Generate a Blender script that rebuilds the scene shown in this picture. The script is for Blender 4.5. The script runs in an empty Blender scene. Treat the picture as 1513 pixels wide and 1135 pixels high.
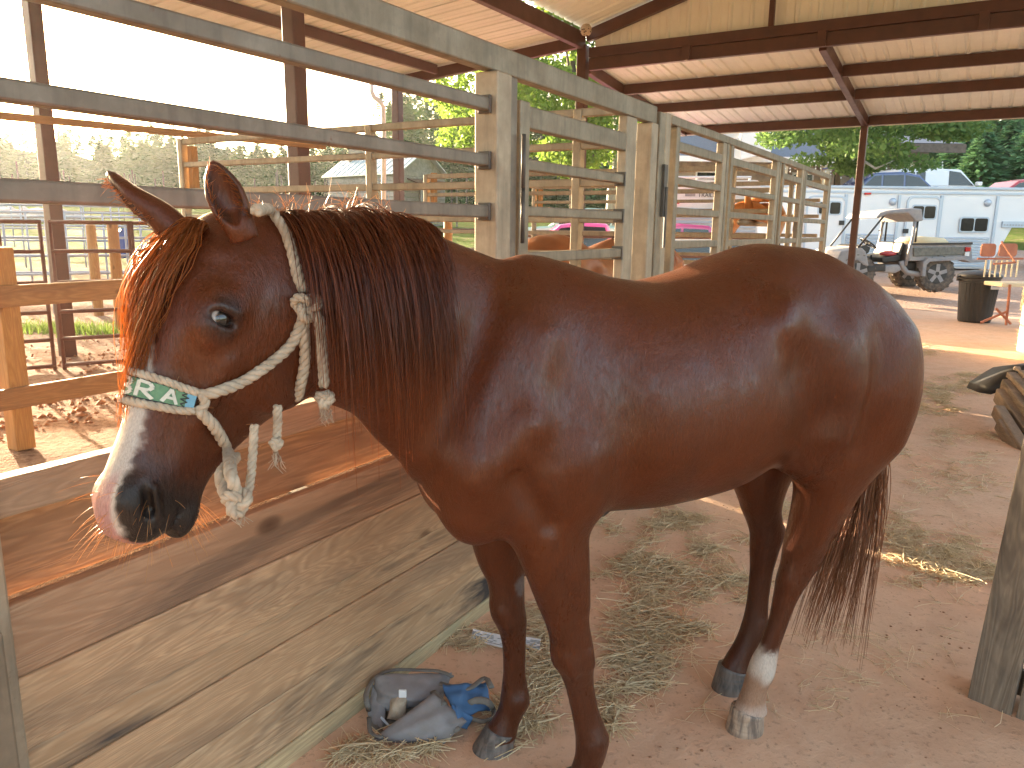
import bpy, math, random
import numpy as np
from mathutils import Vector, Matrix, noise as mnoise
random.seed(7); RNG = np.random.default_rng(11)
SC = bpy.context.scene
COL = SC.collection
# ---------------------------------------------------------------- camera, sky, sun, exposure
EYE = 1.55; FOC = 1136.0; CX, CY = 756.5, 567.5; PIT = math.radians(11.5); ROL = math.radians(0.7)
def ray(x, y):
    a = (x-CX)/FOC; b = (y-CY)/FOC
    u = a*math.cos(ROL)+b*math.sin(ROL); v = -a*math.sin(ROL)+b*math.cos(ROL)
    return np.array([u, math.cos(PIT)-v*math.sin(PIT), -(math.sin(PIT)+v*math.cos(PIT))])
CAM = np.array([0, 0, EYE])
def at(x, y, fwd):
    """the place seen at photo pixel (x, y), fwd metres in front of the camera"""
    r = ray(x, y); return CAM+r*fwd/r[1]
cam_d = bpy.data.cameras.new('camera'); cam = bpy.data.objects.new('camera', cam_d); COL.objects.link(cam)
cam_d.sensor_width = 36; cam_d.lens = 36*FOC/1513; cam_d.clip_start = .05; cam_d.clip_end = 2000
_f = ray(CX, CY); _r = ray(CX+FOC, CY)-_f; _d = ray(CX, CY+FOC)-_f
cam.matrix_world = Matrix([[_r[0], -_d[0], -_f[0], 0], [_r[1], -_d[1], -_f[1], 0], [_r[2], -_d[2], -_f[2], EYE], [0, 0, 0, 1]])
SC.camera = cam
SUN_EL = math.radians(8.0); SUN_AZ = math.radians(-41.0)          # azimuth from the view axis, clockwise
world = bpy.data.worlds.new('World'); SC.world = world; world.use_nodes = True
wn = world.node_tree.nodes; sky = wn.new('ShaderNodeTexSky'); sky.sky_type = 'NISHITA'; sky.sun_disc = False
sky.sun_elevation = SUN_EL; sky.sun_rotation = SUN_AZ; sky.air_density = .7; sky.dust_density = 4.0; sky.ozone_density = .3
wb = wn.new('ShaderNodeMix'); wb.data_type = 'RGBA'; wb.blend_type = 'MULTIPLY'; wb.inputs[0].default_value = 1; wb.inputs[7].default_value = (1, .935, .84, 1)       # white balance of the photograph
world.node_tree.links.new(sky.outputs[0], wb.inputs[6]); world.node_tree.links.new(wb.outputs[2], wn['Background'].inputs[0]); wn['Background'].inputs[1].default_value = 0.15
sun_d = bpy.data.lights.new('sun', 'SUN'); sun_d.energy = 4.6; sun_d.angle = math.radians(0.6); sun_d.color = (1, .80, .55)
sun = bpy.data.objects.new('sun', sun_d); COL.objects.link(sun)
_sd = Vector((math.sin(SUN_AZ)*math.cos(SUN_EL), math.cos(SUN_AZ)*math.cos(SUN_EL), math.sin(SUN_EL)))
sun.rotation_euler = _sd.to_track_quat('Z', 'Y').to_euler()
SC.view_settings.view_transform = 'Standard'; SC.view_settings.look = 'None'; SC.view_settings.exposure = 3.24; SC.view_settings.gamma = 1
SC.view_settings.use_curve_mapping = False
SC.render.engine = 'CYCLES'; SC.cycles.max_bounces = 8; SC.cycles.diffuse_bounces = 4; SC.cycles.glossy_bounces = 3; SC.cycles.transmission_bounces = 4
SC.cycles.transparent_max_bounces = 8; SC.cycles.use_denoising = True; SC.cycles.sample_clamp_indirect = 6
# ---------------------------------------------------------------- helpers
WA = math.radians(31)
BARN = np.array([[math.cos(WA), math.sin(WA), 0, 0], [-math.sin(WA), math.cos(WA), 0, 0], [0, 0, 1, 0], [0, 0, 0, 1.]])   # (n, s, z) -> world
WORLD = np.eye(4)
PM = {}                                                            # world matrix of every thing
def barn(n, s, z=0): return BARN[:3, :3] @ np.array([n, s, z], float)
def to_barn(p): return BARN[:3, :3].T @ np.asarray(p, float)
def unit(v): v = np.asarray(v, float); return v/np.linalg.norm(v)
def vec(*a): return np.array(a, dtype=float)
def tag(o, label=None, cat=None, group=None, kind=None):
    if label: o['label'] = label
    if cat: o['category'] = cat
    if group: o['group'] = group
    if kind or cat: o['kind'] = kind or 'thing'
    return o
def thing(name, label, cat, loc=(0, 0, 0), rz=0., group=None):
    o = bpy.data.objects.new(name, None); COL.objects.link(o); o.empty_display_size = .1
    o.location = [float(c) for c in loc]; o.rotation_euler = (0, 0, rz); tag(o, label, cat, group)
    c, s = math.cos(rz), math.sin(rz); PM[o.name] = np.array([[c, -s, 0, loc[0]], [s, c, 0, loc[1]], [0, 0, 1, loc[2]], [0, 0, 0, 1.]]); return o
def bthing(name, label, cat, n, s, z=0, group=None):               # a thing square to the barn
    return thing(name, label, cat, barn(n, s, z), -WA, group)
class MB:
    def __init__(s): s.v = []; s.f = []
    def add(s, V, F):
        k = len(s.v); s.v += [tuple(map(float, p)) for p in V]; s.f += [tuple(k+i for i in f) for f in F]; return s
    def hexa(s, P): return s.add(P, [(0, 3, 2, 1), (4, 5, 6, 7), (0, 1, 5, 4), (1, 2, 6, 5), (2, 3, 7, 6), (3, 0, 4, 7)])
    def box(s, x0, x1, y0, y1, z0, z1):
        return s.hexa([(x0, y0, z0), (x1, y0, z0), (x1, y1, z0), (x0, y1, z0), (x0, y0, z1), (x1, y0, z1), (x1, y1, z1), (x0, y1, z1)])
    def beam(s, a, b, w, h, up=(0, 0, 1)):
        """square section w wide, h high, from a to b (centre line)"""
        a = np.asarray(a, float); b = np.asarray(b, float); d = unit(b-a); sd = np.cross(d, up); sd = unit(sd) if np.linalg.norm(sd) > 1e-6 else vec(1, 0, 0); u = np.cross(sd, d)
        P = [c+x*w/2*sd+y*h/2*u for c in (a, b) for x, y in ((-1, -1), (1, -1), (1, 1), (-1, 1))]
        return s.hexa(P)
    def tube(s, pts, r, n=8, cap=True, squash=1.):
        pts = np.asarray(pts, float); m = len(pts); R = np.ones(m)*r if np.isscalar(r) else np.asarray(r, float)
        T = np.gradient(pts, axis=0); T /= np.linalg.norm(T, axis=1)[:, None]+1e-9
        ref = vec(0, 0, 1) if abs(T[0][2]) < .9 else vec(1, 0, 0); u = unit(np.cross(T[0], ref)); V = []
        for i in range(m):
            u = unit(u-(u@T[i])*T[i]); w = np.cross(T[i], u)
            for k in range(n):
                an = 2*math.pi*k/n; V.append(pts[i]+R[i]*(math.cos(an)*u+squash*math.sin(an)*w))
        F = [(i*n+k, i*n+(k+1) % n, (i+1)*n+(k+1) % n, (i+1)*n+k) for i in range(m-1) for k in range(n)]
        if cap: F += [tuple(range(n))[::-1], tuple(range((m-1)*n, m*n))]
        return s.add(V, F)
    def rings(s, R, closed=True, cap=True):
        n = len(R[0]); V = [p for r in R for p in r]; m = len(R); kk = n if closed else n-1
        F = [(i*n+k, i*n+(k+1) % n, (i+1)*n+(k+1) % n, (i+1)*n+k) for i in range(m-1) for k in range(kk)]
        if cap and closed: F += [tuple(range(n))[::-1], tuple(range((m-1)*n, m*n))]
        return s.add(V, F)
    def lathe(s, prof, c=(0, 0, 0), n=24, axis='z', sx=1., sy=1.):
        R = []
        for r, z in prof:
            ring = []
            for k in range(n):
                a = 2*math.pi*k/n; x, y = r*math.cos(a)*sx, r*math.sin(a)*sy
                p = (x, y, z) if axis == 'z' else ((z, x, y) if axis == 'x' else (y, z, x)); ring.append((c[0]+p[0], c[1]+p[1], c[2]+p[2]))
            R.append(ring)
        return s.rings(R)
    def prism(s, poly, a, b):
        """poly: 2d points; a(u, v), b(u, v) give the two faces"""
        n = len(poly); V = [a(*p) for p in poly]+[b(*p) for p in poly]
        return s.add(V, [tuple(range(n))[::-1], tuple(range(n, 2*n))]+[(k, (k+1) % n, n+(k+1) % n, n+k) for k in range(n)])
def obj(name, mb, m, parent=None, fr=WORLD, smooth=False, bevel=0., label=None, kind=None):
    V = np.array(mb.v, float).reshape(-1, 3)
    A = fr if parent is None else np.linalg.inv(PM[parent.name])@fr
    V = V@A[:3, :3].T+A[:3, 3]
    me = bpy.data.meshes.new(name); me.from_pydata(V.tolist(), [], mb.f); me.materials.append(m); me.update()
    if smooth: me.shade_smooth()
    o = bpy.data.objects.new(name, me); COL.objects.link(o)
    if parent is not None: o.parent = parent; PM[o.name] = PM[parent.name]
    else: PM[o.name] = np.eye(4)
    if bevel > 0:
        b = o.modifiers.new('edge', 'BEVEL'); b.width = bevel; b.segments = 2; b.limit_method = 'ANGLE'; b.angle_limit = .6
    tag(o, label=label, kind=kind); return o
def fast_mesh(name, V, F, m, parent=None, fr=WORLD, smooth=False, kind=None):
    """big meshes from numpy arrays (all faces with the same corner count)"""
    V = np.asarray(V, float); F = np.asarray(F, np.int32); A = fr if parent is None else np.linalg.inv(PM[parent.name])@fr
    V = V@A[:3, :3].T+A[:3, 3]; me = bpy.data.meshes.new(name); k = F.shape[1]
    me.vertices.add(len(V)); me.vertices.foreach_set('co', V.astype(np.float32).ravel()); me.loops.add(F.size); me.loops.foreach_set('vertex_index', F.ravel())
    me.polygons.add(len(F)); me.polygons.foreach_set('loop_start', np.arange(0, F.size, k, dtype=np.int32)); me.update(calc_edges=True); me.validate()
    me.materials.append(m)
    if smooth: me.shade_smooth()
    o = bpy.data.objects.new(name, me); COL.objects.link(o)
    if parent is not None: o.parent = parent; PM[o.name] = PM[parent.name]
    else: PM[o.name] = np.eye(4)
    tag(o, kind=kind); return o
def ground_z(x, y):
    r = np.hypot(x, y); h = .035*np.maximum(0, r-14)**1.15/(1+.004*np.maximum(0, r-14)); n = x*math.cos(WA)-y*math.sin(WA); s = x*math.sin(WA)+y*math.cos(WA)
    f = lambda a, b, v: (lambda t: t*t*(3-2*t))(np.clip((v-a)/(b-a), 0, 1))
    return h*np.maximum(f(17.6, 20.6, s), f(-9.6, -13.5, n))          # level under and around the barn, rising beyond it
# ---------------------------------------------------------------- materials
def mat(name, fn=None, **kw):
    m = bpy.data.materials.new(name); m.use_nodes = True; nt = m.node_tree; b = nt.nodes['Principled BSDF']
    names = dict(color='Base Color', rough='Roughness', metal='Metallic', spec='Specular IOR Level', coat='Coat Weight', alpha='Alpha', sheen='Sheen Weight', trans='Transmission Weight')
    for k, v in kw.items(): b.inputs[names[k]].default_value = (*v, 1) if k == 'color' else v
    if fn: fn(NT(nt), b)
    return m
class NT:
    def __init__(s, nt): s.t = nt
    def n(s, typ, **kw):
        d = s.t.nodes.new('ShaderNode'+typ)
        for k, v in kw.items():
            if k in d.inputs.keys(): s.set(d, k, v)
            else: setattr(d, k, v)
        return d
    def set(s, d, k, v):
        if isinstance(v, bpy.types.NodeSocket): s.t.links.new(v, d.inputs[k])
        else:
            if isinstance(v, tuple) and len(v) == 3 and d.inputs[k].type == 'RGBA': v = (*v, 1)
            d.inputs[k].default_value = v
    def link(s, a, b): s.t.links.new(a, b)
    def coord(s, which='Object', scale=(1, 1, 1), rot=(0, 0, 0), loc=None):
        c = s.n('TexCoord'); mp = s.n('Mapping'); s.link(c.outputs[which], mp.inputs[0]); mp.inputs['Scale'].default_value = scale; mp.inputs['Rotation'].default_value = rot
        if loc is not None: s.link(loc, mp.inputs['Location'])
        return mp.outputs[0]
    def noise(s, v, scale, detail=4, rough=.55, dist=0.):
        d = s.n('TexNoise'); s.link(v, d.inputs['Vector']); d.inputs['Scale'].default_value = scale; d.inputs['Detail'].default_value = detail; d.inputs['Roughness'].default_value = rough; d.inputs['Distortion'].default_value = dist
        return d.outputs['Fac']
    def ramp(s, f, stops, interp='LINEAR'):
        d = s.n('ValToRGB'); s.link(f, d.inputs[0]); e = d.color_ramp.elements; d.color_ramp.interpolation = interp
        while len(e) < len(stops): e.new(.5)
        for q, (p, c) in zip(e, stops): q.position = p; q.color = (*c, 1) if len(c) == 3 else c
        return d.outputs[0]
    def fac(s, f, a, b):
        d = s.n('MapRange'); s.link(f, d.inputs[0]); d.inputs[1].default_value = a; d.inputs[2].default_value = b; return d.outputs[0]
    def mix(s, f, a, b, mode='MIX'):
        d = s.n('Mix', data_type='RGBA', blend_type=mode)
        for i, v in ((0, f), (6, a), (7, b)):
            if isinstance(v, bpy.types.NodeSocket): s.link(v, d.inputs[i])
            else: d.inputs[i].default_value = (*v, 1) if isinstance(v, tuple) and len(v) == 3 else v
        return d.outputs[2]
    def math(s, op, a, b=0.):
        d = s.n('Math', operation=op)
        for i, v in ((0, a), (1, b)):
            if isinstance(v, bpy.types.NodeSocket): s.link(v, d.inputs[i])
            else: d.inputs[i].default_value = v
        return d.outputs[0]
    def bump(s, b, h, strength=.3, dist=.01, normal=None):
        d = s.n('Bump'); d.inputs['Strength'].default_value = strength; d.inputs['Distance'].default_value = dist; s.link(h, d.inputs['Height'])
        if normal is not None: s.link(normal, d.inputs['Normal'])
        if b is not None: s.link(d.outputs[0], b.inputs['Normal'])
        return d.outputs[0]
    def rnd(s):
        o = s.n('ObjectInfo'); return o.outputs['Random']
    def rvec(s, k=17.):
        c = s.n('CombineXYZ'); r = s.math('MULTIPLY', s.rnd(), k); s.link(r, c.inputs[0]); s.link(s.math('MULTIPLY', r, 1.7), c.inputs[1]); s.link(s.math('MULTIPLY', r, 2.3), c.inputs[2]); return c.outputs[0]
def wood_fn(light, dark, stain, axis=1, grain=1., stain_amt=.5, rough=.65, tint=.25, knots=True, stain_scale=1.0):
    """sawn timber, grain running along object axis (0 x, 1 y, 2 z)"""
    def fn(t, b):
        sc = [1., 1., 1.]; sc[axis] = .10
        v = t.coord('Object', tuple(sc), loc=t.rvec()); v2 = t.coord('Object', (1, 1, 1), loc=t.rvec(11.))
        w = t.noise(v, 7, 3, .5, 1.2)
        rings = t.n('Math', operation='SINE'); t.link(t.math('MULTIPLY', w, 120.*grain), rings.inputs[0])
        g = t.fac(rings.outputs[0], -1, 1); fine = t.noise(v, 130, 3, .6)
        col = t.mix(t.math('MULTIPLY', g, .95), light, dark); col = t.mix(t.fac(fine, .35, .75), col, tuple(c*.62 for c in light), 'MIX')
        big = t.noise(v2, 2.2, 3, .5); col = t.mix(t.math('MULTIPLY', t.fac(big, .35, .7), .55), col, dark)
        col = t.mix(t.math('MULTIPLY', t.rnd(), tint), col, dark)
        ssc = [4.*stain_scale]*3; ssc[axis] = .7*stain_scale
        sv = t.coord('Object', tuple(ssc), loc=t.rvec(5.3)); st = t.noise(sv, 1.2, 5, .62, .6)
        col = t.mix(t.math('MULTIPLY', t.fac(st, .50, .64), stain_amt), col, stain)
        h = t.math('ADD', t.math('MULTIPLY', g, .5), t.math('MULTIPLY', fine, .7))
        if knots:
            ks = [6.]*3; ks[axis] = 3.2; kv = t.coord('Object', tuple(ks), loc=t.rvec(3.1)); vo = t.n('TexVoronoi'); t.link(kv, vo.inputs['Vector']); vo.inputs['Scale'].default_value = .75
            kd = vo.outputs['Distance']; k1 = t.ramp(kd, [(0, (1, 1, 1)), (.075, (.7, .7, .7)), (.13, (0, 0, 0))]); col = t.mix(t.math('MULTIPLY', k1, .8), col, (.045, .02, .01))
        t.link(col, b.inputs['Base Color']); b.inputs['Roughness'].default_value = rough; b.inputs['Specular IOR Level'].default_value = .35; t.bump(b, h, .35, .004)
    return fn
M = {}
M['plank_red'] = mat('reddish_plank', wood_fn((.52, .33, .20), (.31, .175, .10), (.07, .045, .035), 1, .8, .55, .6, .3))
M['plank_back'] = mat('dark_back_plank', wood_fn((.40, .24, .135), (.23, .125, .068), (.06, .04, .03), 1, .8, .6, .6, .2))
M['plank_tan'] = mat('tan_plank', wood_fn((.64, .43, .255), (.39, .235, .13), (.10, .075, .06), 1, 1.2, .4, .65, .3))
M['plank_dirty'] = mat('stained_plank', wood_fn((.62, .43, .265), (.36, .22, .12), (.05, .042, .04), 1, .9, 1.0, .65, .3))
M['plank_low'] = mat('pale_green_plank', wood_fn((.62, .49, .29), (.42, .3, .17), (.20, .26, .18), 1, .9, .5, .65, .2))
M['rail_wood'] = mat('rail_timber', wood_fn((.42, .23, .10), (.26, .13, .055), (.12, .07, .04), 1, .8, .4, .6, .3))
M['post_wood'] = mat('post_timber', wood_fn((.50, .27, .09), (.33, .16, .055), (.16, .085, .04), 2, .8, .3, .6, .3))
M['grey_wood'] = mat('weathered_timber', wood_fn((.35, .285, .215), (.165, .13, .098), (.06, .048, .04), 2, 1.3, .8, .8, .3, True, 1.4))
M['ledge_wood'] = mat('sun_bleached_ledge', wood_fn((.46, .35, .25), (.32, .235, .16), (.17, .13, .10), 1, 1., .4, .7, .2, False))
M['brown_wood'] = mat('old_brown_timber', wood_fn((.42, .31, .22), (.24, .17, .12), (.05, .04, .033), 1, 1.1, .6, .8, .4))
def galv_fn(c1, c2, rust=.5, metal=.55):
    def fn(t, b):
        v = t.coord('Object', (1, 1, 1), loc=t.rvec()); n1 = t.noise(v, 9, 5, .6); vo = t.n('TexVoronoi'); t.link(v, vo.inputs['Vector']); vo.inputs['Scale'].default_value = 55.
        col = t.mix(t.fac(n1, .3, .7), c1, c2); sp = t.n('SeparateColor'); t.link(vo.outputs['Color'], sp.inputs[0]); col = t.mix(t.math('MULTIPLY', sp.outputs[0], .22), col, tuple(c*.55 for c in c1))
        drip = t.noise(t.coord('Object', (14, 14, 1.5), loc=t.rvec(3.)), 2.0, 4, .6); col = t.mix(t.math('MULTIPLY', t.fac(drip, .5, .75), .5), col, tuple(c*.55 for c in c2))
        r = t.noise(v, 34, 6, .7); r2 = t.noise(v, 3.2, 2, .5); rr = t.math('MULTIPLY', t.fac(r, .60, .70), t.fac(r2, .5, .66)); col = t.mix(t.math('MULTIPLY', rr, rust), col, (.13, .055, .025))
        t.link(col, b.inputs['Base Color']); b.inputs['Metallic'].default_value = metal; t.link(t.math('ADD', t.math('MULTIPLY', n1, .25), .36), b.inputs['Roughness']); t.bump(b, r, .08, .003)
    return fn
M['galv'] = mat('galvanised_steel', galv_fn((.31, .26, .195), (.205, .17, .125)))
M['galv_dim'] = mat('dull_galvanised_steel', galv_fn((.24, .205, .165), (.165, .14, .11), .8, .35))
M['galv_post'] = mat('galvanised_post_steel', galv_fn((.42, .345, .25), (.29, .235, .17), .5, .3))
def paint_fn(col, col2, rough=.45, sc=6., chips=None):
    def fn(t, b):
        v = t.coord('Object', (1, 1, 1), loc=t.rvec()); n1 = t.noise(v, sc, 5, .6); c = t.mix(t.fac(n1, .35, .7), col, col2)
        if chips is not None:
            n2 = t.noise(v, sc*4, 6, .75); c = t.mix(t.fac(n2, .66, .72), c, chips)
        t.link(c, b.inputs['Base Color']); t.link(t.math('ADD', t.math('MULTIPLY', n1, .3), rough-.15), b.inputs['Roughness'])
    return fn
M['red_steel'] = mat('red_oxide_steel', paint_fn((.088, .030, .016), (.062, .022, .012), .45, 5, (.20, .10, .05)))
M['rust_pipe'] = mat('rusty_pipe', paint_fn((.16, .075, .05), (.11, .052, .038), .6, 8, (.26, .15, .1)))
M['blue_pipe'] = mat('blue_grey_pipe', paint_fn((.30, .34, .40), (.23, .26, .32), .5, 5))
M['tan_sheet'] = mat('tan_metal_sheet', paint_fn((.67, .71, .68), (.61, .65, .62), .5, 2.5))
M['tan_siding'] = mat('cream_metal_siding', paint_fn((.76, .735, .65), (.70, .675, .585), .5, 2.5))
M['concrete'] = mat('concrete', paint_fn((.42, .40, .36), (.33, .30, .26), .85, 7))
M['white'] = mat('white_paint', paint_fn((.72, .74, .75), (.67, .69, .70), .35, 1.2))
M['white_dirty'] = mat('chalky_white_paint', paint_fn((.74, .74, .72), (.62, .61, .58), .5, 3))
M['glass'] = mat('dark_glass', color=(.012, .014, .018), rough=.08, spec=.6)
M['black'] = mat('black_plastic', paint_fn((.022, .02, .018), (.034, .03, .026), .5, 9))
M['rubber'] = mat('dusty_rubber', paint_fn((.055, .05, .045), (.19, .15, .115), .85, 14))
M['utv_grey'] = mat('dusty_grey_plastic', paint_fn((.22, .22, .235), (.33, .31, .29), .55, 8))
M['utv_bed'] = mat('mottled_olive_plastic', paint_fn((.17, .165, .135), (.085, .085, .072), .55, 18))
M['alu'] = mat('ribbed_aluminium', paint_fn((.44, .50, .58), (.38, .44, .52), .35, 2), metal=.3)
M['red_lens'] = mat('red_lens', color=(.45, .015, .02), rough=.2)
M['orange'] = mat('faded_orange_paint', paint_fn((.42, .15, .075), (.34, .11, .055), .5, 6))
M['cream'] = mat('cream_board', paint_fn((.66, .55, .37), (.58, .47, .3), .6, 4))
M['blue_car'] = mat('blue_car_paint', color=(.055, .085, .22), rough=.22, coat=.6)
M['pink_car'] = mat('magenta_car_paint', color=(.60, .09, .30), rough=.25, coat=.5)
M['white_car'] = mat('white_car_paint', color=(.75, .76, .76), rough=.25, coat=.5)
M['green_car'] = mat('pale_green_car_paint', color=(.30, .45, .38), rough=.3, coat=.5)
M['red_car'] = mat('red_car_paint', color=(.45, .05, .06), rough=.3, coat=.5)
M['tarp_blue'] = mat('blue_tarp', paint_fn((.04, .09, .33), (.05, .12, .4), .5, 5))
def shingle_fn(t, b):
    v = t.coord('Object', (1, 1, 1)); br = t.n('TexBrick'); t.link(t.coord('Object', (1, 1, 1)), br.inputs['Vector']); n1 = t.noise(v, 3, 4); n2 = t.noise(v, 26, 3)
    t.link(t.mix(t.fac(n2, .35, .65), (.15, .165, .20), (.20, .215, .25)), b.inputs['Base Color']); b.inputs['Roughness'].default_value = .9; t.bump(b, n2, .5, .02)
    t.t.nodes.remove(br)
M['shingle'] = mat('grey_shingle', shingle_fn)
M['tin'] = mat('pale_tin_roof', paint_fn((.52, .60, .62), (.42, .48, .5), .4, 2), metal=.2)
M['log'] = mat('grey_log', paint_fn((.27, .27, .27), (.17, .165, .16), .8, 5))
M['stone'] = mat('tan_stone', paint_fn((.34, .28, .21), (.2, .165, .13), .85, 3))
M['bulb'] = mat('white_bulb', color=(.9, .9, .88), rough=.3)
M['pond'] = mat('grey_rubble', paint_fn((.36, .35, .34), (.26, .25, .25), .9, 5))
def floor_fn(t, b):
    v = t.coord('Object'); n1 = t.noise(v, 1.1, 5, .6, .3); n2 = t.noise(v, 6, 6, .65); n3 = t.noise(v, 45, 5, .7); n4 = t.noise(v, 300, 2, .5)
    c = t.mix(t.fac(n1, .3, .7), (.70, .43, .28), (.66, .47, .33)); c = t.mix(t.math('MULTIPLY', t.fac(n2, .42, .75), .55), c, (.50, .28, .17)); c = t.mix(t.math('MULTIPLY', t.fac(n3, .56, .72), .55), c, (.17, .095, .06)); c = t.mix(t.math('MULTIPLY', t.fac(n4, .6, .75), .25), c, (.5, .34, .24))
    t.link(c, b.inputs['Base Color']); b.inputs['Roughness'].default_value = .9; b.inputs['Specular IOR Level'].default_value = .25
    t.bump(b, t.math('ADD', t.math('MULTIPLY', n2, .8), t.math('MULTIPLY', n3, .5)), .45, .02)
M['floor'] = mat('dusty_clay_floor', floor_fn)
def gravel_fn(t, b):
    v = t.coord('Object'); vo = t.n('TexVoronoi'); t.link(v, vo.inputs['Vector']); vo.inputs['Scale'].default_value = 22; n1 = t.noise(v, .8, 4); n2 = t.noise(v, 60, 3)
    sp = t.n('SeparateColor'); t.link(vo.outputs['Color'], sp.inputs[0]); c = t.mix(sp.outputs[0], (.30, .20, .15), (.50, .37, .29)); c = t.mix(t.fac(n1, .35, .7), c, (.44, .26, .17))
    t.link(c, b.inputs['Base Color']); b.inputs['Roughness'].default_value = .95; t.bump(b, vo.outputs['Distance'], .6, .02)
M['gravel'] = mat('tan_gravel', gravel_fn)
def terrain_fn(t, b):
    v = t.coord('Object'); n1 = t.noise(v, .22, 5, .6); n2 = t.noise(v, 2.2, 6, .65); n3 = t.noise(v, 16, 5, .7); n4 = t.noise(v, 60, 4, .6)
    dirt = t.mix(t.fac(n2, .3, .7), (.40, .27, .19), (.27, .17, .115)); dirt = t.mix(t.fac(n3, .45, .75), dirt, (.15, .075, .042)); grass = t.mix(t.fac(n3, .3, .7), (.08, .14, .03), (.16, .19, .05))
    g = t.n('NewGeometry'); sp = t.n('SeparateXYZ'); t.link(g.outputs['Position'], sp.inputs[0]); L = t.n('VectorMath', operation='LENGTH'); t.link(g.outputs['Position'], L.inputs[0])
    r = t.math('ADD', L.outputs['Value'], t.math('MULTIPLY', t.math('SUBTRACT', n1, .5), 26.)); m = t.math('MULTIPLY', t.fac(r, 20, 25), t.fac(n2, .30, .46))
    c = t.mix(m, dirt, grass); t.link(c, b.inputs['Base Color']); b.inputs['Roughness'].default_value = 1; b.inputs['Specular IOR Level'].default_value = .03
    t.bump(b, t.math('ADD', n2, t.math('ADD', t.math('MULTIPLY', n3, .45), t.math('MULTIPLY', n4, .15))), .9, .12)
M['terrain'] = mat('clay_yard_and_field', terrain_fn)
def leaf_mat(name, c1, c2, trans=.45, sc=1.2):
    m = bpy.data.materials.new(name); m.use_nodes = True; t = NT(m.node_tree); b = m.node_tree.nodes['Principled BSDF']; out = m.node_tree.nodes['Material Output']
    n = t.noise(t.coord('Object'), sc, 3); g = t.n('NewGeometry'); f = t.math('ADD', t.math('MULTIPLY', t.fac(n, .3, .7), .5), t.math('MULTIPLY', g.outputs['Random Per Island'], .5)); c = t.mix(f, c1, c2)
    t.link(c, b.inputs['Base Color']); b.inputs['Roughness'].default_value = .6; b.inputs['Specular IOR Level'].default_value = .3
    tr = t.n('BsdfTranslucent'); t.link(c, tr.inputs[0]); mx = t.n('MixShader'); mx.inputs[0].default_value = trans; t.link(b.outputs[0], mx.inputs[1]); t.link(tr.outputs[0], mx.inputs[2]); t.link(mx.outputs[0], out.inputs[0]); return m
M['pine'] = leaf_mat('pine_needles', (.07, .15, .05), (.13, .22, .07), .12, .25)
M['hill'] = mat('wooded_slope', paint_fn((.035, .06, .035), (.055, .085, .045), .95, .3))
M['pine_light'] = leaf_mat('lit_pine_needles', (.11, .25, .12), (.19, .36, .18), .4, .25)  # brighter copy of the pine green, light on the right-hand trees put into colour
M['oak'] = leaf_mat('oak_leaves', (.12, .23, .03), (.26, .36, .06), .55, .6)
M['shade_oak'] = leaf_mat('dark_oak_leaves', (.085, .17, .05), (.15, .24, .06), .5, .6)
M['grass'] = leaf_mat('grass_blades', (.10, .17, .03), (.20, .26, .06), .5, 2.)
M['bark'] = mat('bark', paint_fn((.15, .115, .09), (.08, .062, .05), .9, 7))
M['pale_bark'] = mat('pale_bark', paint_fn((.42, .41, .40), (.28, .27, .26), .9, 6))
M['straw'] = leaf_mat('hay', (.78, .61, .38), (.92, .78, .54), .25, 5.)
M['straw_green'] = leaf_mat('greenish_hay', (.72, .57, .34), (.86, .71, .46), .25, 5.)
M['rope'] = mat('dirty_rope', paint_fn((.50, .42, .32), (.33, .26, .19), .9, 40))
M['canvas'] = mat('dusty_grey_canvas', paint_fn((.27, .26, .27), (.20, .18, .17), .85, 9))
M['canvas_blue'] = mat('blue_canvas', paint_fn((.055, .14, .30), (.075, .17, .33), .8, 12))
M['canvas_trim'] = mat('grey_webbing', paint_fn((.20, .185, .165), (.13, .115, .10), .9, 14))
M['paper'] = mat('white_paper', paint_fn((.76, .78, .80), (.70, .71, .72), .7, 12))
M['ink'] = mat('grey_ink', color=(.22, .23, .25), rough=.7)
M['leather'] = mat('orange_leather', paint_fn((.38, .15, .04), (.26, .09, .025), .4, 9))
M['dark_leather'] = mat('dark_leather', paint_fn((.06, .03, .018), (.04, .02, .012), .45, 9))
M['green_band'] = mat('green_beaded_band', paint_fn((.13, .27, .15), (.09, .20, .12), .7, 120))
M['blue_band'] = mat('blue_beaded_band', paint_fn((.16, .38, .52), (.12, .30, .44), .7, 120))
M['white_bead'] = mat('white_beads', paint_fn((.62, .63, .56), (.5, .5, .45), .7, 120))
M['black_bead'] = mat('black_beads', color=(.02, .02, .025), rough=.6)
M['galv_dark'] = mat('dark_steel', paint_fn((.10, .085, .07), (.06, .05, .042), .5, 12))
# ---------------------------------------------------------------- ground
def sheet(name, P, m, z=None, fr=BARN, nx=1, ny=1):
    b = MB(); b.add(P, [tuple(range(len(P)))]); return tag(obj(name, b, m, None, fr), kind='structure')
tt = np.linspace(-1, 1, 171); k_ = 4.6; ax_ = 320*np.sinh(k_*tt)/math.sinh(k_)
GX, GY = np.meshgrid(ax_, ax_+8, indexing='ij'); bn = GX*math.cos(WA)-GY*math.sin(WA); bs = GX*math.sin(WA)+GY*math.cos(WA)
GZ = ground_z(GX, GY)
def vnoise(x, y, s, seed=0.):
    f = lambda a, b: np.modf(np.abs(np.sin(a*12.9898+b*78.233+seed)*43758.5453))[0]
    x = x*s; y = y*s; i = np.floor(x); j = np.floor(y); u = x-i; v = y-j; u = u*u*(3-2*u); v = v*v*(3-2*v)
    return f(i, j)*(1-u)*(1-v)+f(i+1, j)*u*(1-v)+f(i, j+1)*(1-u)*v+f(i+1, j+1)*u*v
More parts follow.
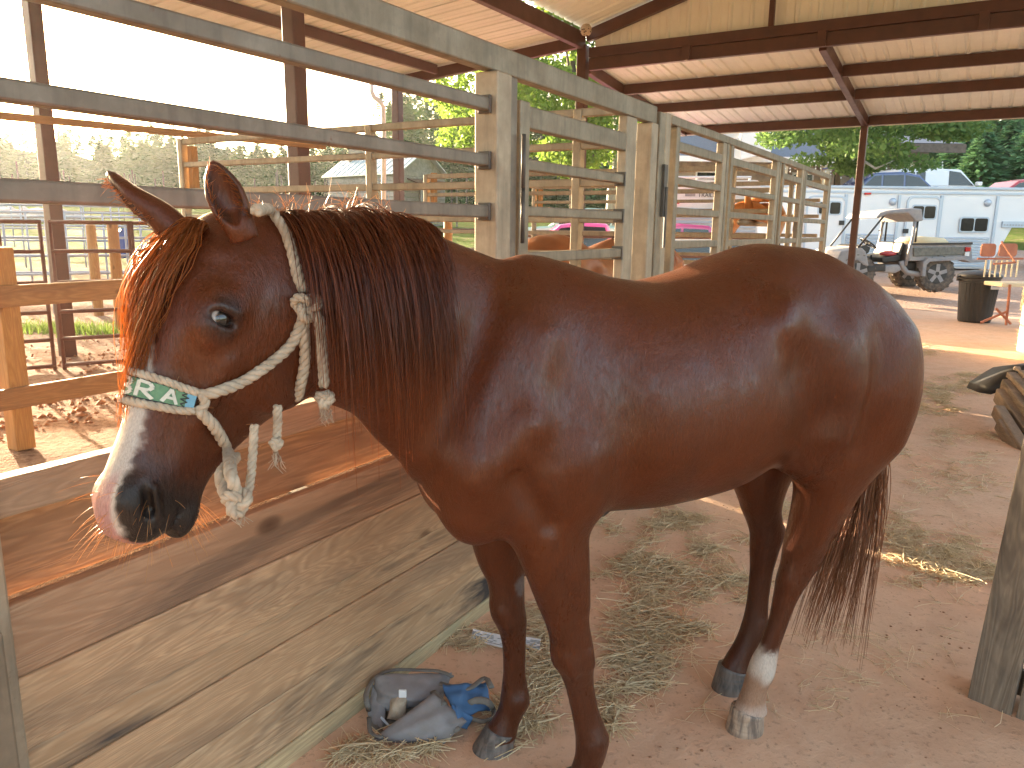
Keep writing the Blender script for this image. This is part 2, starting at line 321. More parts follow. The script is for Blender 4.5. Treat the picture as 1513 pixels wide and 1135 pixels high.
rough = np.where(bn < -2.0, 1., 0.)*np.clip((26-np.hypot(GX, GY))/6, 0, 1)
GZ += rough*(.05*(vnoise(GX, GY, 1.9)-.5)+.05*(vnoise(GX, GY, 4.3, 3)-.5))-.02
GZ -= .05*((bs > 17.0) & (bs < 33.5) & (bn > -16.5) & (bn < 34.5))
NN = len(tt); idx = np.arange(NN*NN).reshape(NN, NN)
terr = fast_mesh('ground', np.stack([GX, GY, GZ], -1).reshape(-1, 3), np.stack([idx[:-1, :-1], idx[1:, :-1], idx[1:, 1:], idx[:-1, 1:]], -1).reshape(-1, 4), M['terrain'], smooth=True, kind='structure')
# clods of the churned yard beside the stalls
b_v = []; b_f = []
for i in range(3400):
    n = -5.9-RNG.gamma(1.6, 1.3); s = RNG.uniform(.2, 9.5); p = barn(n, s); r = RNG.uniform(.010, .036)*(1 if RNG.random() < .95 else 1.5); k = len(b_v)
    o8 = RNG.uniform(.6, 1.1, (6, 1))*r*np.array([(1, 0, 0), (-1, 0, 0), (0, 1, 0), (0, -1, 0), (0, 0, .75), (0, 0, -.5)])
    b_v += [p+q+vec(0, 0, -.02+.3*r) for q in o8]; b_f += [(k+a, k+c, k+d) for a, c, d in ((0, 2, 4), (2, 1, 4), (1, 3, 4), (3, 0, 4), (2, 0, 5), (1, 2, 5), (3, 1, 5), (0, 3, 5))]
clod_m = mat('clay_clods', paint_fn((.36, .185, .10), (.25, .12, .062), .95, 14))
fast_mesh('clay_clods', b_v, b_f, clod_m, kind='stuff', smooth=True)
# barn floor, finely gridded so that the trodden clay undulates
fn_, fs_ = np.meshgrid(np.linspace(-1.60, 7, 130), np.linspace(-5, 17.6, 300), indexing='ij')
fz = .004+.012*vnoise(fn_, fs_, 1.3, 5)+.007*vnoise(fn_, fs_, 5., 9); ii = np.arange(130*300).reshape(130, 300)
fast_mesh('barn_floor', np.stack([fn_, fs_, fz], -1).reshape(-1, 3), np.stack([ii[:-1, :-1], ii[1:, :-1], ii[1:, 1:], ii[:-1, 1:]], -1).reshape(-1, 4), M['floor'], fr=BARN, smooth=True, kind='structure')
def drive():
    ns = np.linspace(-16, 34, 60); ss = np.linspace(17.6, 33, 40); n_, s_ = np.meshgrid(ns, ss, indexing='ij')
    W = np.stack([n_, s_, 0*n_], -1)@BARN[:3, :3].T; W[..., 2] = ground_z(W[..., 0], W[..., 1])+.012; j = np.arange(60*40).reshape(60, 40)
    fast_mesh('gravel_drive', W.reshape(-1, 3), np.stack([j[:-1, :-1], j[1:, :-1], j[1:, 1:], j[:-1, 1:]], -1).reshape(-1, 4), M['gravel'], smooth=True, kind='structure')
drive()
kb = MB().box(-1.80, -1.64, 2.66, 10.5, -.05, .045); tag(obj('concrete_kerb', kb, M['concrete'], None, BARN, bevel=.008), kind='structure')
# ---------------------------------------------------------------- trees
def leaf_cloud(C, R, size, n, flat=.75):
    """leaf-sized quads scattered through clump volumes; C (k,3) centres, R radii"""
    C = np.asarray(C, float); k = RNG.choice(len(C), n, p=np.asarray(R)**2/np.sum(np.asarray(R)**2)); d = RNG.normal(size=(n, 3)); d /= np.linalg.norm(d, axis=1)[:, None]
    rad = np.asarray(R)[k]*RNG.uniform(.35, 1.05, n)**.6; P = C[k]+d*rad[:, None]*vec(1, 1, flat)
    a = RNG.normal(size=(n, 3)); a /= np.linalg.norm(a, axis=1)[:, None]; b = np.cross(a, RNG.normal(size=(n, 3))); b /= np.linalg.norm(b, axis=1)[:, None]+1e-9
    s = size*RNG.uniform(.6, 1.3, n)[:, None]; V = np.stack([P-a*s, P+b*s*.55, P+a*s, P-b*s*.55], 1).reshape(-1, 3); return V, np.arange(4*n).reshape(-1, 4)
def pine_cards(x, y, z, h, w, n):
    t = RNG.uniform(.02, 1, n)**.85; tier = np.floor(t*13)/13; prof = w*(1-t)**.75*(.55+.45*np.mod(t*13, 1))+.08; an = RNG.uniform(0, 2*np.pi, n); r = prof*np.sqrt(RNG.uniform(.08, 1, n))
    P = np.stack([x+r*np.cos(an), y+r*np.sin(an), z+h*t-.12*r], -1); s = (.055*h**.5+.1)*RNG.uniform(.7, 1.4, n)
    out = np.stack([np.cos(an), np.sin(an), RNG.uniform(-.5, .35, n)], -1); sd = np.stack([-np.sin(an), np.cos(an), RNG.uniform(-.4, .4, n)], -1)
    s = s[:, None]; V = np.stack([P-out*s*1.1, P+sd*s*.5, P+out*s*1.3, P-sd*s*.5], 1).reshape(-1, 3); return V, np.arange(4*n).reshape(-1, 4)
def cat_cards(L):
    V = []; F = []; k = 0
    for v, f in L: V.append(v); F.append(f+k); k += len(v)
    return np.concatenate(V), np.concatenate(F)
def limbs(mb, base, top, r, crown, nlimb, spread):
    base = np.asarray(base, float); top = np.asarray(top, float); tt_ = np.linspace(0, 1, 7); wob = RNG.normal(0, .03*np.linalg.norm(top-base), (7, 3))*tt_[:, None]; pts = base+(top-base)*tt_[:, None]+wob
    mb.tube(pts, r*(1-.7*tt_), 8)
    for q in range(nlimb):
        t0 = RNG.uniform(.3, .9); p0 = base+(top-base)*t0; cs_ = sorted(crown, key=lambda q_: math.hypot(q_[0]-base[0], q_[1]-base[1])+.35*abs(q_[2]-p0[2]-.8)); c = cs_[RNG.integers(max(4, len(cs_)//4))]; m = p0*.5+np.asarray(c)*.5+vec(0, 0, -.12*spread); mb.tube([p0, m, c], [r*.38*(1-.5*t0), r*.22, r*.06], 5)
def tree(name, label, cat, x, y, h, crown, R, leaf, nleaf, lm, trunk_m, trunk_r, group=None, flat=.75, ttop=.75):
    z = float(ground_z(x, y)); t = thing(name, label, cat, (x, y, z), 0, group); mb = MB()
    limbs(mb, (x, y, z-.1), (x, y, z+h*ttop), trunk_r, crown, 9, 2); obj('trunk', mb, trunk_m, t, smooth=True)
    V, F = leaf_cloud(crown, R, leaf, nleaf, flat); fast_mesh('crown', V, F, lm, t); return t
def crown_of(x, y, z0, z1, rx, n, seed):
    g = np.random.default_rng(seed); C = []; R = []
    for i in range(n):
        t = g.uniform(0, 1); pr = math.sin(math.pi*min(1, .18+.8*t))**.7; a = g.uniform(0, 6.28); q = math.sqrt(g.uniform(0, 1))
        C.append((x+rx*pr*q*math.cos(a), y+rx*pr*q*math.sin(a), z0+(z1-z0)*t)); R.append(g.uniform(.16, .34)*rx)
    return C, R
# the pine wood beyond the field, one mass
cards = []
for i in range(420):
    px = RNG.uniform(-420, 1010); f = RNG.uniform(78, 120); p = at(px, 330, f); z = float(ground_z(p[0], p[1])); top = 208 if px < 560 else 150
    hh = (f*(345-top-RNG.uniform(-16, 30)-(28 if 330 < px < 430 else 0))/1136+EYE-z)*RNG.uniform(.86, 1.0); cards.append(pine_cards(p[0], p[1], z-.5, max(6, hh), .20*hh+1.3, 520))
V, F = cat_cards(cards); fast_mesh('pine_forest', V, F, M['pine'], kind='stuff')
hv = []; hn_ = 90
for i in range(hn_):
    px = -700+i*3000/(hn_-1); f = 128.; p = at(px, 330, f); zb = float(ground_z(p[0], p[1])); zt = zb+(7.2+1.2*math.sin(i*.7)+.8*math.sin(i*1.9) if px < 1000 else 12+1.5*math.sin(i*.8)); dd = unit(vec(p[0], p[1], 0))
    hv.append([p*vec(1, 1, 0)+vec(0, 0, zb-2), p*vec(1, 1, 0)+dd*3+vec(0, 0, zb+.5*(zt-zb)), p*vec(1, 1, 0)+dd*9+vec(0, 0, zt), p*vec(1, 1, 0)+dd*40+vec(0, 0, zt+.3), p*vec(1, 1, 0)+dd*80+vec(0, 0, zb-2)])
tag(obj('hill', MB().rings(hv, closed=False), M['hill'], smooth=True), kind='structure')
mbt = MB()
for i in range(60):
    px = RNG.uniform(-200, 760); f = RNG.uniform(70, 78); p = at(px, 330, f); z = float(ground_z(p[0], p[1])); mbt.tube([(p[0], p[1], z-.3), (p[0], p[1], z+RNG.uniform(2, 3.5))], .08, 5)
tag(obj('forest_trunks', mbt, M['bark']), kind='stuff')
# pines on the right, each its own tree
pine_lab = ['tall dark pine behind the horse trailer, farthest right', 'pine with a pointed top beside the tallest dark pine', 'bushy pine above the white camper shell', 'pale green pine between two darker pines at upper right', 'broad pine next to the end of the shingled roof', 'thin pine partly behind the roof edge', 'pine rising behind the parked blue hatchback', 'low young pine in front of the darker pines', 'wide low pine at the right frame edge', 'feathery pine half hidden behind its neighbours', 'small pine behind the red car roof']
for i, (px, top, f, w) in enumerate([(1500, 120, 60, 4.2), (1462, 138, 57, 3.6), (1420, 165, 52, 3.2), (1390, 150, 62, 3.8), (1360, 172, 60, 3.4), (1335, 168, 66, 3.2), (1310, 190, 66, 3.6), (1440, 205, 45, 3.0), (1512, 190, 44, 3.2), (1478, 190, 50, 3.2), (1405, 200, 48, 2.9)]):
    p = at(px, 330, f); z = float(ground_z(p[0], p[1])); t = thing('pine_tree', pine_lab[i], 'tree', (p[0], p[1], z), 0, 'pines behind the trailers'); h = f*(345-top)/1136+EYE-z
    obj('trunk', MB().tube([(p[0], p[1], z-.2), (p[0], p[1], z+h*.9)], [.2, .04], 6), M['bark'], t); V, F = pine_cards(p[0], p[1], z, h, w, 2600); fast_mesh('crown', V, F, M['pine_light'], t)
cards = []
for i in range(60):
    px = RNG.uniform(1020, 1620); f = RNG.uniform(72, 90); p = at(px, 330, f); z = float(ground_z(p[0], p[1])); h = f*(345-RNG.uniform(110, 165))/1136+EYE-z; cards.append(pine_cards(p[0], p[1], z-.5, h, .16*h+1, 420))
V, F = cat_cards(cards); fast_mesh('pine_wood', V, F, M['pine_light'], kind='stuff')
# big oaks behind the gate
for i, (px, top, bot, f, rx, lab, seed) in enumerate([(735, 60, 235, 38, 3.6, 'sunlit yellow green oak just left of the galvanised gate post', 3), (850, 40, 250, 34, 3.2, 'tall sunlit oak behind the red barn column', 4), (905, 95, 260, 40, 3.4, 'oak seen through the closed stall gate rails', 8)]):
    p = at(px, 330, f); z = float(ground_z(p[0], p[1])); z0 = EYE+f*(345-bot)/1136; z1 = EYE+f*(345-top)/1136; C, R = crown_of(p[0], p[1], z0, z1, rx, 46, seed)
    tree('oak_tree', lab, 'tree', p[0], p[1], z1-z, C, R, .13, 12000, M['oak'], M['pale_bark'] if i == 2 else M['bark'], .34, 'oaks behind the gate')
p = at(1262, 330, 23.5); z0 = EYE+23.5*(345-262)/1136; z1 = EYE+23.5*(345-120)/1136; C, R = crown_of(p[0], p[1], z0+.25, z1, 2.75, 60, 21)
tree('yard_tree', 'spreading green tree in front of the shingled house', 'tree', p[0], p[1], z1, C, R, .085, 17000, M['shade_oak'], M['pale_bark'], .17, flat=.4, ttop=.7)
# grass in the yard
def blades(name, C, n, h):
    V = []; F = []
    for i in range(n):
        c = C[RNG.integers(len(C))]; x = c[0]+RNG.normal(0, c[2]); y = c[1]+RNG.normal(0, c[3]); z = float(ground_z(x, y))-.02; a = RNG.uniform(0, 6.28); l = h*RNG.uniform(.5, 1.3); w = .006+.003*RNG.random(); dx, dy = math.cos(a), math.sin(a); k = len(V)
        tip = (x+dx*l*.6, y+dy*l*.6, z+l); V += [(x-dy*w, y+dx*w, z), (x+dy*w, y-dx*w, z), tip]; F.append((k, k+1, k+2))
    return fast_mesh(name, V, F, M['grass'], kind='stuff')
g1 = at(60, 483, 11.2); g2 = at(150, 480, 11.2)
blades('grass', [(g1[0]-.6, g1[1], .9, .3), (g2[0], g2[1], .8, .28), (at(640, 360, 22)[0], 24, 2.2, 1.2), (at(850, 350, 24)[0], 26, 2.5, 1.5)], 5200, .13)
# ---------------------------------------------------------------- the steel barn
BR = bthing('steel_barn', 'open red steel barn with tan ribbed metal roof over the horse', 'barn', -2.1, 16, 0)
def bpart(name, mb, m, bev=.0, kind=None): return obj(name, mb, m, BR, BARN, bevel=bev, kind=kind)
for n, s, z in [(-5.6, 5.38, 4.3), (-5.6, 11.32, 4.3), (-5.6, -.6, 4.3), (-9.25, 5.05, 4.1), (-9.25, 11.3, 4.1), (-9.25, -.6, 4.1), (3.2, 11.3, 4.7), (3.2, -.6, 4.7)]:
    bpart('post', MB().box(n-.075, n+.075, s-.075, s+.075, -.05, z), M['red_steel'], .012)
for n in (-2.12, 1.5, -5.6):
    if n != -5.6: bpart('pole', MB().box(n-.06, n+.06, 15.94, 16.06, -.05, 3.52), M['red_steel'], .01)
Z1 = lambda n: 4.16+.080*(n+9.28) if n < -5.6 else (4.50+.268*(n+5.6) if n < -.45 else 5.88-.268*(n+.45))       # underside of the main roof
ZL = lambda s: 4.07-.098*(s-11.4)                                                                              # underside of the lean-to purlins
bpart('beam', MB().box(-5.65, -5.55, -4.5, 11.3, 4.24, 4.47), M['red_steel'], .008)
bpart('beam', MB().box(-9.3, -9.2, -4.5, 11.3, 4.0, 4.14), M['red_steel'], .008)
for n in (-8.35, -7.0, -4.1, -2.6, -1.1, .4, 1.9):
    if n == -7.0: continue
    z = Z1(n); bpart('purlin', MB().box(n-.035, n+.035, -4.5, 11.25, z-.13, z+.02), M['red_steel'], .006)
def sloped(n0, n1, s0, s1, h, w):
    return MB().beam((n0, (s0+s1)/2, Z1(n0+.001)-h/2), (n1, (s0+s1)/2, Z1(n1-.001)-h/2), w, h, (0, 0, 1))
for s in (11.36, 5.38, -.6):
    bpart('rafter', sloped(-9.3, -5.66, s-.05, s+.05, .17, .1), M['red_steel'], .008)
    bpart('rafter', sloped(-5.56, -.45, s-.05, s+.05, .17, .1), M['red_steel'], .008); bpart('rafter', sloped(-.449, 3.4, s-.05, s+.05, .17, .1), M['red_steel'], .008)
def ribbed(x0, x1, y0, y1, zf, along, pitch=.30, th=.022):
    """corrugated sheet; ribs run along 'x' or 'y'"""
    mb = MB(); a0, a1 = (y0, y1) if along == 'x' else (x0, x1); cuts = []
    k = a0
    while k < a1-1e-6:
        for o, h in ((0, 0), (.10, 0), (.125, th*.35), (.15, 0), (.225, 0), (.245, th), (.275, th), (.295, 0)):
            q = k+o*pitch/.30
            if q < a1: cuts.append((q, h))
        k += pitch
    cuts.append((a1, 0)); b0, b1 = (x0, x1) if along == 'x' else (y0, y1)
    R = [[(b, c, zf(b, c)+h) if along == 'x' else (c, b, zf(c, b)+h) for c, h in cuts] for b in (b0, b1)]
    return mb.rings(R, closed=False)
for s0 in np.arange(-4.5, 11.4, 2.675):
    s1 = min(s0+2.68, 11.55)
    bpart('roof_sheet', ribbed(-9.45, -5.6, s0, s1, lambda n, s: Z1(min(n, -5.601))+.03, 'x'), M['tan_sheet'])
    bpart('roof_sheet', ribbed(-5.6, -.45, s0, s1, lambda n, s: Z1(max(min(n, -.451), -5.599))+.03, 'x'), M['tan_sheet'])
    bpart('roof_sheet', ribbed(-.45, 3.5, s0, s1, lambda n, s: Z1(max(n, -.449))+.03, 'x'), M['tan_sheet'])
# gable end: header, siding above, strut
bpart('header_beam', MB().box(-5.5, 3.4, 11.30, 11.42, 4.11, 4.255), M['red_steel'], .008)
bpart('header_channel', MB().box(-5.5, 3.4, 11.315, 11.40, 3.93, 4.105), M['red_steel'], .006)
for n in (-3.95, -2.12, -.3, 1.5): bpart('clip_plate', MB().box(n-.055, n+.055, 11.27, 11.312, 3.92, 4.13), M['red_steel'], .004)
bpart('strut', MB().box(-2.83, -2.76, 11.30, 11.37, 4.258, Z1(-2.8)-.17), M['red_steel'], .006)
def siding():
    mb = MB(); n = -5.45; pts = []
    while n < 3.2:
        for o, h in ((0, 0), (.10, 0), (.125, .008), (.15, 0), (.225, 0), (.245, .022), (.275, .022)): pts.append((n+o, h))
        n += .30
    mb.rings([[(q, 11.43-h, 4.2) for q, h in pts], [(q, 11.43-h, Z1(q)-.01) for q, h in pts]], closed=False); return mb
bpart('gable_siding', siding(), M['tan_siding'])
# lean-to beyond the gable
for n in (-5.56, -2.12, 1.5): bpart('rafter', MB().beam((n, 11.42, ZL(11.42)-.085), (n, 16.08, ZL(16.08)-.085), .10, .17), M['red_steel'], .008)
for s in (12.75, 14.1, 15.98):
    for n0, n1 in ((-5.5, -2.18), (-2.06, 1.44)): bpart('purlin', MB().box(n0, n1, s-.035, s+.035, ZL(s)-.16, ZL(s)+.0), M['red_steel'], .006)
for n0 in np.arange(-5.7, 1.6, 2.48): bpart('roof_sheet', ribbed(n0, min(n0+2.485, 1.75), 11.42, 16.35, lambda n, s: ZL(s)+.012, 'y'), M['tan_sheet'])
bpart('eave_trim', MB().box(-5.7, 1.75, 16.06, 16.085, ZL(16)-.165, ZL(16)+.01), M['tan_siding'])
pts = [at(549, 122, 14.6), at(549, 136, 14.6), at(553, 144, 14.6), at(562, 151, 14.6), at(566, 158, 14.6), at(567, 200, 14.6), at(567, 330, 14.6)]
obj('downspout', MB().tube(pts, .045, 8), M['tan_sheet'], BR, smooth=True)
gp = at(549, 118, 14.6)
nest = thing('wasp_nest', 'pale papery wasp nest in the corner under the barn roof', 'nest', at(866, 44, 11.9)); c = at(866, 44, 11.9); mb = MB(); mb.lathe([(.0, -.085), (.06, -.07), (.085, -.02), (.08, .03), (.05, .07), (0, .085)], c, 14)
obj('comb', mb, M['rope'], nest, smooth=True); mb = MB()
for i in range(22):
    d = RNG.normal(size=3); d[2] = -abs(d[2])*.6; d = unit(d)*.083; mb.lathe([(.012, -.008), (.012, .004), (.0, .006)], c+d, 6)
obj('cell', mb, M['dark_leather'], nest, kind='stuff')
# ---------------------------------------------------------------- stall fronts of galvanised tube
NF = -1.60
def panel(name, label, cat, n, s, group=None): return bthing(name, label, cat, n, s, 0, group)
def rails(t, a, b, zs, w=.045, h=.045, m='galv', name='rail', bev=.006):
    for z in zs:
        zz, hh = (z if isinstance(z, tuple) else (z, h)); obj(name, MB().beam((a[0], a[1], zz), (b[0], b[1], zz), w, hh), M[m], t, BARN, bevel=bev)
def stile(t, n, s, w, z0, z1, m='galv', dn=None, name='stile'):
    obj(name, MB().box(n-(dn or w)/2, n+(dn or w)/2, s-w/2, s+w/2, z0, z1), M[m], t, BARN, bevel=.006)
G1 = 'galvanised stall fences along the aisle'
t = panel('stall_fence', 'galvanised stall front panel above the plank wall, behind the horse head', 'stall fence', NF, 1.5, G1)
stile(t, NF, .635, .10, -.02, 2.1, 'galv_post', name='post'); stile(t, NF, 2.505, .10, -.02, 2.1, 'galv_post', .1, 'post'); obj('hinge_channel', MB().box(NF-.05, NF+.03, 2.557, 2.63, -.02, 2.10), M['galv_dim'], t, BARN, bevel=.005)
rails(t, (NF, .2), (NF, 4.10), [(2.148, .092)], .05, name='header_rail')
rails(t, (NF, .685), (NF, 2.455), [(1.985, .045), (1.79, .042), (1.607, .045)], .045, m='galv_dim')
for z in (1.985, 1.79, 1.607): obj('bracket', MB().box(NF-.027, NF+.027, 2.440, 2.454, z-.032, z+.032), M['galv_dark'], t, BARN, bevel=.004)
# gate
t = panel('stall_gate', 'closed galvanised stall gate directly behind the horse withers', 'gate', NF, 3.25)
stile(t, NF, 2.70, .075, .12, 2.03, 'galv', .05); stile(t, NF, 3.765, .13, .12, 2.10, 'galv_post', .05)
rails(t, (NF, 2.738), (NF, 3.70), [(1.974, .085), (1.795, .045), (1.615, .042), (1.43, .045), (1.2, .045), (.97, .045), (.74, .045), (.5, .045), (.26, .045)], .045)
for z0 in (1.80, 1.60): obj('hinge', MB().tube([barn_pt for barn_pt in [(NF+.05, 2.645, z0-.11), (NF+.05, 2.645, z0+.1)]], .009, 8), M['galv_dark'], t, BARN, smooth=True)
for z in (1.795, 1.615, 1.43): obj('bracket', MB().box(NF-.028, NF+.028, 3.686, 3.70, z-.034, z+.034), M['galv_dark'], t, BARN)
# posts between gate and next panel
t = panel('latch_post', 'pair of heavy galvanised posts beside the closed gate', 'post', NF, 4.1)
stile(t, NF, 4.03, .09, -.02, 2.10, 'galv_post', .09, 'post'); stile(t, NF+.01, 4.155, .085, -.02, 2.17, 'galv', .06, 'post'); stile(t, NF, 4.27, .08, -.02, 2.18, 'galv_post', .06, 'post')
obj('latch_plate', MB().box(NF+.04, NF+.056, 4.17, 4.22, 1.62, 1.9), M['galv_dark'], t, BARN); obj('latch_bar', MB().tube([(NF+.06, 4.20, 1.45), (NF+.06, 4.20, 1.78)], .009, 6), M['galv_dark'], t, BARN)
ZS = [(2.025, .055), (1.83, .045), (1.657, .045), (1.459, .045), (1.2, .045), (.97, .045), (.74, .045), (.5, .045), (.26, .045)]
for a, b_, lab, ex in [(4.43, 5.5, 'nearest galvanised panel past the latch posts', 5.36), (5.56, 7.1, 'second galvanised panel past the latch posts', 7.0), (7.2, 8.15, 'third galvanised panel past the latch posts, where the saddle hangs', 8.06), (8.2, 9.66, 'farthest galvanised panel of the stall row', 9.58)]:
    t = panel('stall_fence', lab, 'stall fence', NF, (a+b_)/2, G1); rails(t, (NF, a-.1), (NF, b_), [(2.155, .05)], .05, name='header_rail'); rails(t, (NF, a+.06), (NF, b_-.14), ZS)
    stile(t, NF, a+.03, .06, -.02, 2.13, 'galv', .05); stile(t, NF, b_-.10, .08, -.02, 2.13, 'galv_post', .05); stile(t, NF+.004, b_-.03, .05, -.02, 2.13, 'galv', .05)
# dividers running away from the aisle
for s, lab, n0, zs in [(4.02, 'galvanised divider running back from the gate post to the timber rails', -5.45, [(2.175, .045), (2.0, .04), (1.8, .045), (1.6, .04), (1.4, .04), (1.2, .04), (.97, .04), (.74, .04), (.5, .04)]), (7.15, 'second galvanised divider, farther back between two stalls', -5.45, [(2.10, .05), (1.9, .04), (1.72, .04), (1.5, .04), (1.25, .04), (1., .04), (.75, .04)]), (9.62, 'last galvanised divider closing the far stall', -5.45, [(2.10, .05), (1.9, .04), (1.72, .04), (1.5, .04), (1.25, .04), (1., .04), (.75, .04)])]:
    t = panel('stall_divider', lab, 'stall divider', -3.5, s, 'galvanised stall dividers'); rails(t, (n0, s), (NF-.07, s), zs, .04)
    for n in (n0, -3.52, -2.0): stile(t, n, s, .06, -.02, zs[0][0]+.02, 'galv', .05)
    stile(t, n0+.08, s+.03, .06, 1.75, 2.14, 'post_wood', .05, 'wood_block')
# timber rails at the back of the stalls
t = panel('timber_fence', 'timber rail fence at the back of the stall behind the horse face', 'fence', -5.6, 2.7)
for z0, z1 in ((.29, .435), (.985, 1.13)): obj('rail', MB().box(-5.585, -5.545, -.5, 5.30, z0, z1), M['rail_wood'], t, BARN, bevel=.006)
for s in (2.70, 1.0): obj('post', MB().box(-5.72, -5.59, s-.065, s+.065, -.02, 1.38), M['post_wood'], t, BARN, bevel=.008)
obj('top_board', MB().beam((-5.495, -.5, 2.135), (-5.495, 5.62, 2.285), .04, .05), M['rail_wood'], t, BARN, bevel=.006)
t = panel('timber_fence', 'timber rail fence behind the far stalls, past the barn column', 'fence', -5.6, 8.4)
for z0, z1 in ((.29, .435), (.985, 1.13)): obj('rail', MB().box(-5.585, -5.545, 5.5, 11.2, z0, z1), M['rail_wood'], t, BARN, bevel=.006)
for s in (7.2, 9.3): obj('post', MB().box(-5.72, -5.59, s-.065, s+.065, -.02, 1.38), M['post_wood'], t, BARN, bevel=.008)
# ---------------------------------------------------------------- plank wall under the stall front
t = panel('plank_wall', 'wall of stained planks under the stall front, left of the horse', 'wall', -1.57, 1.5)
zb = [.807, .650, .487, .395, .243, .075, -.02]; mm = ['plank_red', 'plank_tan', 'plank_dirty', 'plank_tan', 'plank_dirty', 'plank_low']
for i in range(6):
    d = [0, .004, -.002, .003, 0, .004][i]; obj('plank', MB().box(-1.598+d, -1.56+d, .30, 2.615-.004*(i % 2), zb[i+1]+.0008, zb[i]-.0004), M[mm[i]], t, BARN, bevel=.005)
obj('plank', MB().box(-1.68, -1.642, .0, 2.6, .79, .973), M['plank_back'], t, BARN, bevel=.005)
obj('ledge_board', MB().box(-1.625, -1.575, .0, 2.45, .981, 1.059), M['ledge_wood'], t, BARN, bevel=.006)
obj('stud', MB().box(-1.66, -1.60, 1.5, 1.56, -.02, .785), M['galv_dim'], t, BARN)
t2 = panel('galvanised_post', 'blue grey steel post at the lower left corner in front of the planks', 'post', -1.5, .62)
obj('post_body', MB().box(-1.555, -1.48, .51, .637, -.02, .80), M['galv'], t2, BARN, bevel=.006)

# the boarded stall fronts farther along, thin slits at the posts
wl = ['boarded lower half of the stall gate, behind the horse forelegs', 'boarded stall front beyond the latch posts, behind the horse belly', 'boarded stall front farther along the aisle, behind the horse rump']
for i, (a, b_) in enumerate([(2.64, 4.305), (4.405, 8.15), (8.205, 12.09), ]):
    t = panel('plank_wall', wl[i], 'wall', -1.60, (a+b_)/2)
    for k in range(5): z1 = .807-.161*k; obj('plank', MB().box(-1.672, -1.635, a, b_, z1-.158, z1), M[['plank_red', 'plank_tan', 'plank_dirty', 'plank_tan', 'plank_low'][k]], t, BARN, bevel=.005)

# a western saddle hung on a peg rail behind the far panel
SN = -1.92; SZ = -.40
sd_ = bthing('western_saddle', 'orange leather western saddle hung behind the far stall panels, straps dangling', 'saddle', -1.92, 7.65, 1.6)
def sad(u, v): a = (v-.5)*2.6; return (SN+.02+.23*math.sin(a), 7.65+(u-.5)*.62, SZ+2.02+.16*(2*u-1)**2+.20*math.cos(a)-.16)
sk_ = MB(); gr_ = [[sad(i/12, j/12) for j in range(13)] for i in range(13)]; sk_.rings([r+[(x, y, z-.02) for x, y, z in r][::-1] for r in gr_]); obj('skirt', sk_, M['leather'], sd_, BARN, smooth=True)
obj('cantle', MB().tube([(SN-.17, 7.93, SZ+2.10), (SN-.1, 7.95, SZ+2.23), (SN+.02, 7.95, SZ+2.27), (SN+.14, 7.95, SZ+2.23), (SN+.21, 7.93, SZ+2.10)], .035, 8), M['leather'], sd_, BARN, smooth=True); obj('horn', MB().tube([(SN+.02, 7.36, SZ+2.16), (SN+.02, 7.31, SZ+2.26), (SN+.02, 7.29, SZ+2.30)], [.04, .025, .045], 8), M['leather'], sd_, BARN, smooth=True)
for y in (7.52, 7.72): obj('fender', MB().box(SN+.20, SN+.215, y-.05, y+.07, SZ+1.62, SZ+2.0), M['dark_leather'], sd_, BARN, bevel=.004)
th_ = np.linspace(0, 2*math.pi, 15); obj('stirrup', MB().tube([(SN+.21, 7.53+.075*math.sin(a), SZ+1.54+.085*math.cos(a)) for a in th_], .014, 6, False), M['dark_leather'], sd_, BARN, smooth=True)
for y, z in ((7.42, 1.45), (7.86, 1.4), (7.63, 1.36)): obj('strap', MB().tube([(SN+.2, y, SZ+2.0), (SN+.215, y+.02, SZ+1.75), (SN+.20, y-.01, SZ+z)], .011, 6), M['dark_leather'], sd_, BARN)
obj('rack_rail', MB().tube([(SN+.02, 7.12, 1.62), (SN+.02, 8.25, 1.62)], .03, 8), M['galv_dim'], sd_, BARN, smooth=True)
# ---------------------------------------------------------------- yard: pipe pens
def pipe_panel(label, p0, p1, zs, ups, r, m, group=None, name='pipe_fence', cat='fence', arch=False):
    p0 = vec(*p0); p1 = vec(*p1); z0 = float(ground_z(p0[0], p0[1])); t = thing(name, label, cat, ((p0[0]+p1[0])/2, (p0[1]+p1[1])/2, z0), 0, group)
    for i, z in enumerate(zs): obj('rail', MB().tube([(p0[0], p0[1], z0+z), (p1[0], p1[1], z0+z)], r, 8), M[m], t, smooth=True)
    for k in ups:
        q = p0+(p1-p0)*k; obj('upright', MB().tube([(q[0], q[1], z0-.02), (q[0], q[1], z0+zs[-1]+(.0 if arch else .02))], r*.95, 8), M[m], t, smooth=True)
    return t
def gx(px, f): p = at(px, 345, f); return (p[0], p[1])
PZ = (.05, .33, .62, .93, 1.25, 1.55); GP = 'rusty pipe pens in the yard'
pipe_panel('rust brown pipe fence nearest the stall, behind the horse forelock', gx(-70, 7.6), gx(62, 8.05), PZ, (0, .5, .98), .021, 'rust_pipe', GP)
pipe_panel('rust brown pipe fence from the barn post towards the horse ears', gx(72, 8.1), gx(192, 8.5), PZ, (.02, .99), .021, 'rust_pipe', GP)
pipe_panel('rust brown pipe fence hidden mostly by the horse head', gx(195, 8.5), gx(420, 9.2), PZ, (.0, .5, 1), .021, 'rust_pipe', GP)
labs = ['blue grey pipe fence across the yard, first row', 'blue grey pipe fence across the yard, second row', 'blue grey pipe fence across the yard, third row', 'blue grey pipe fence farthest out in the yard']
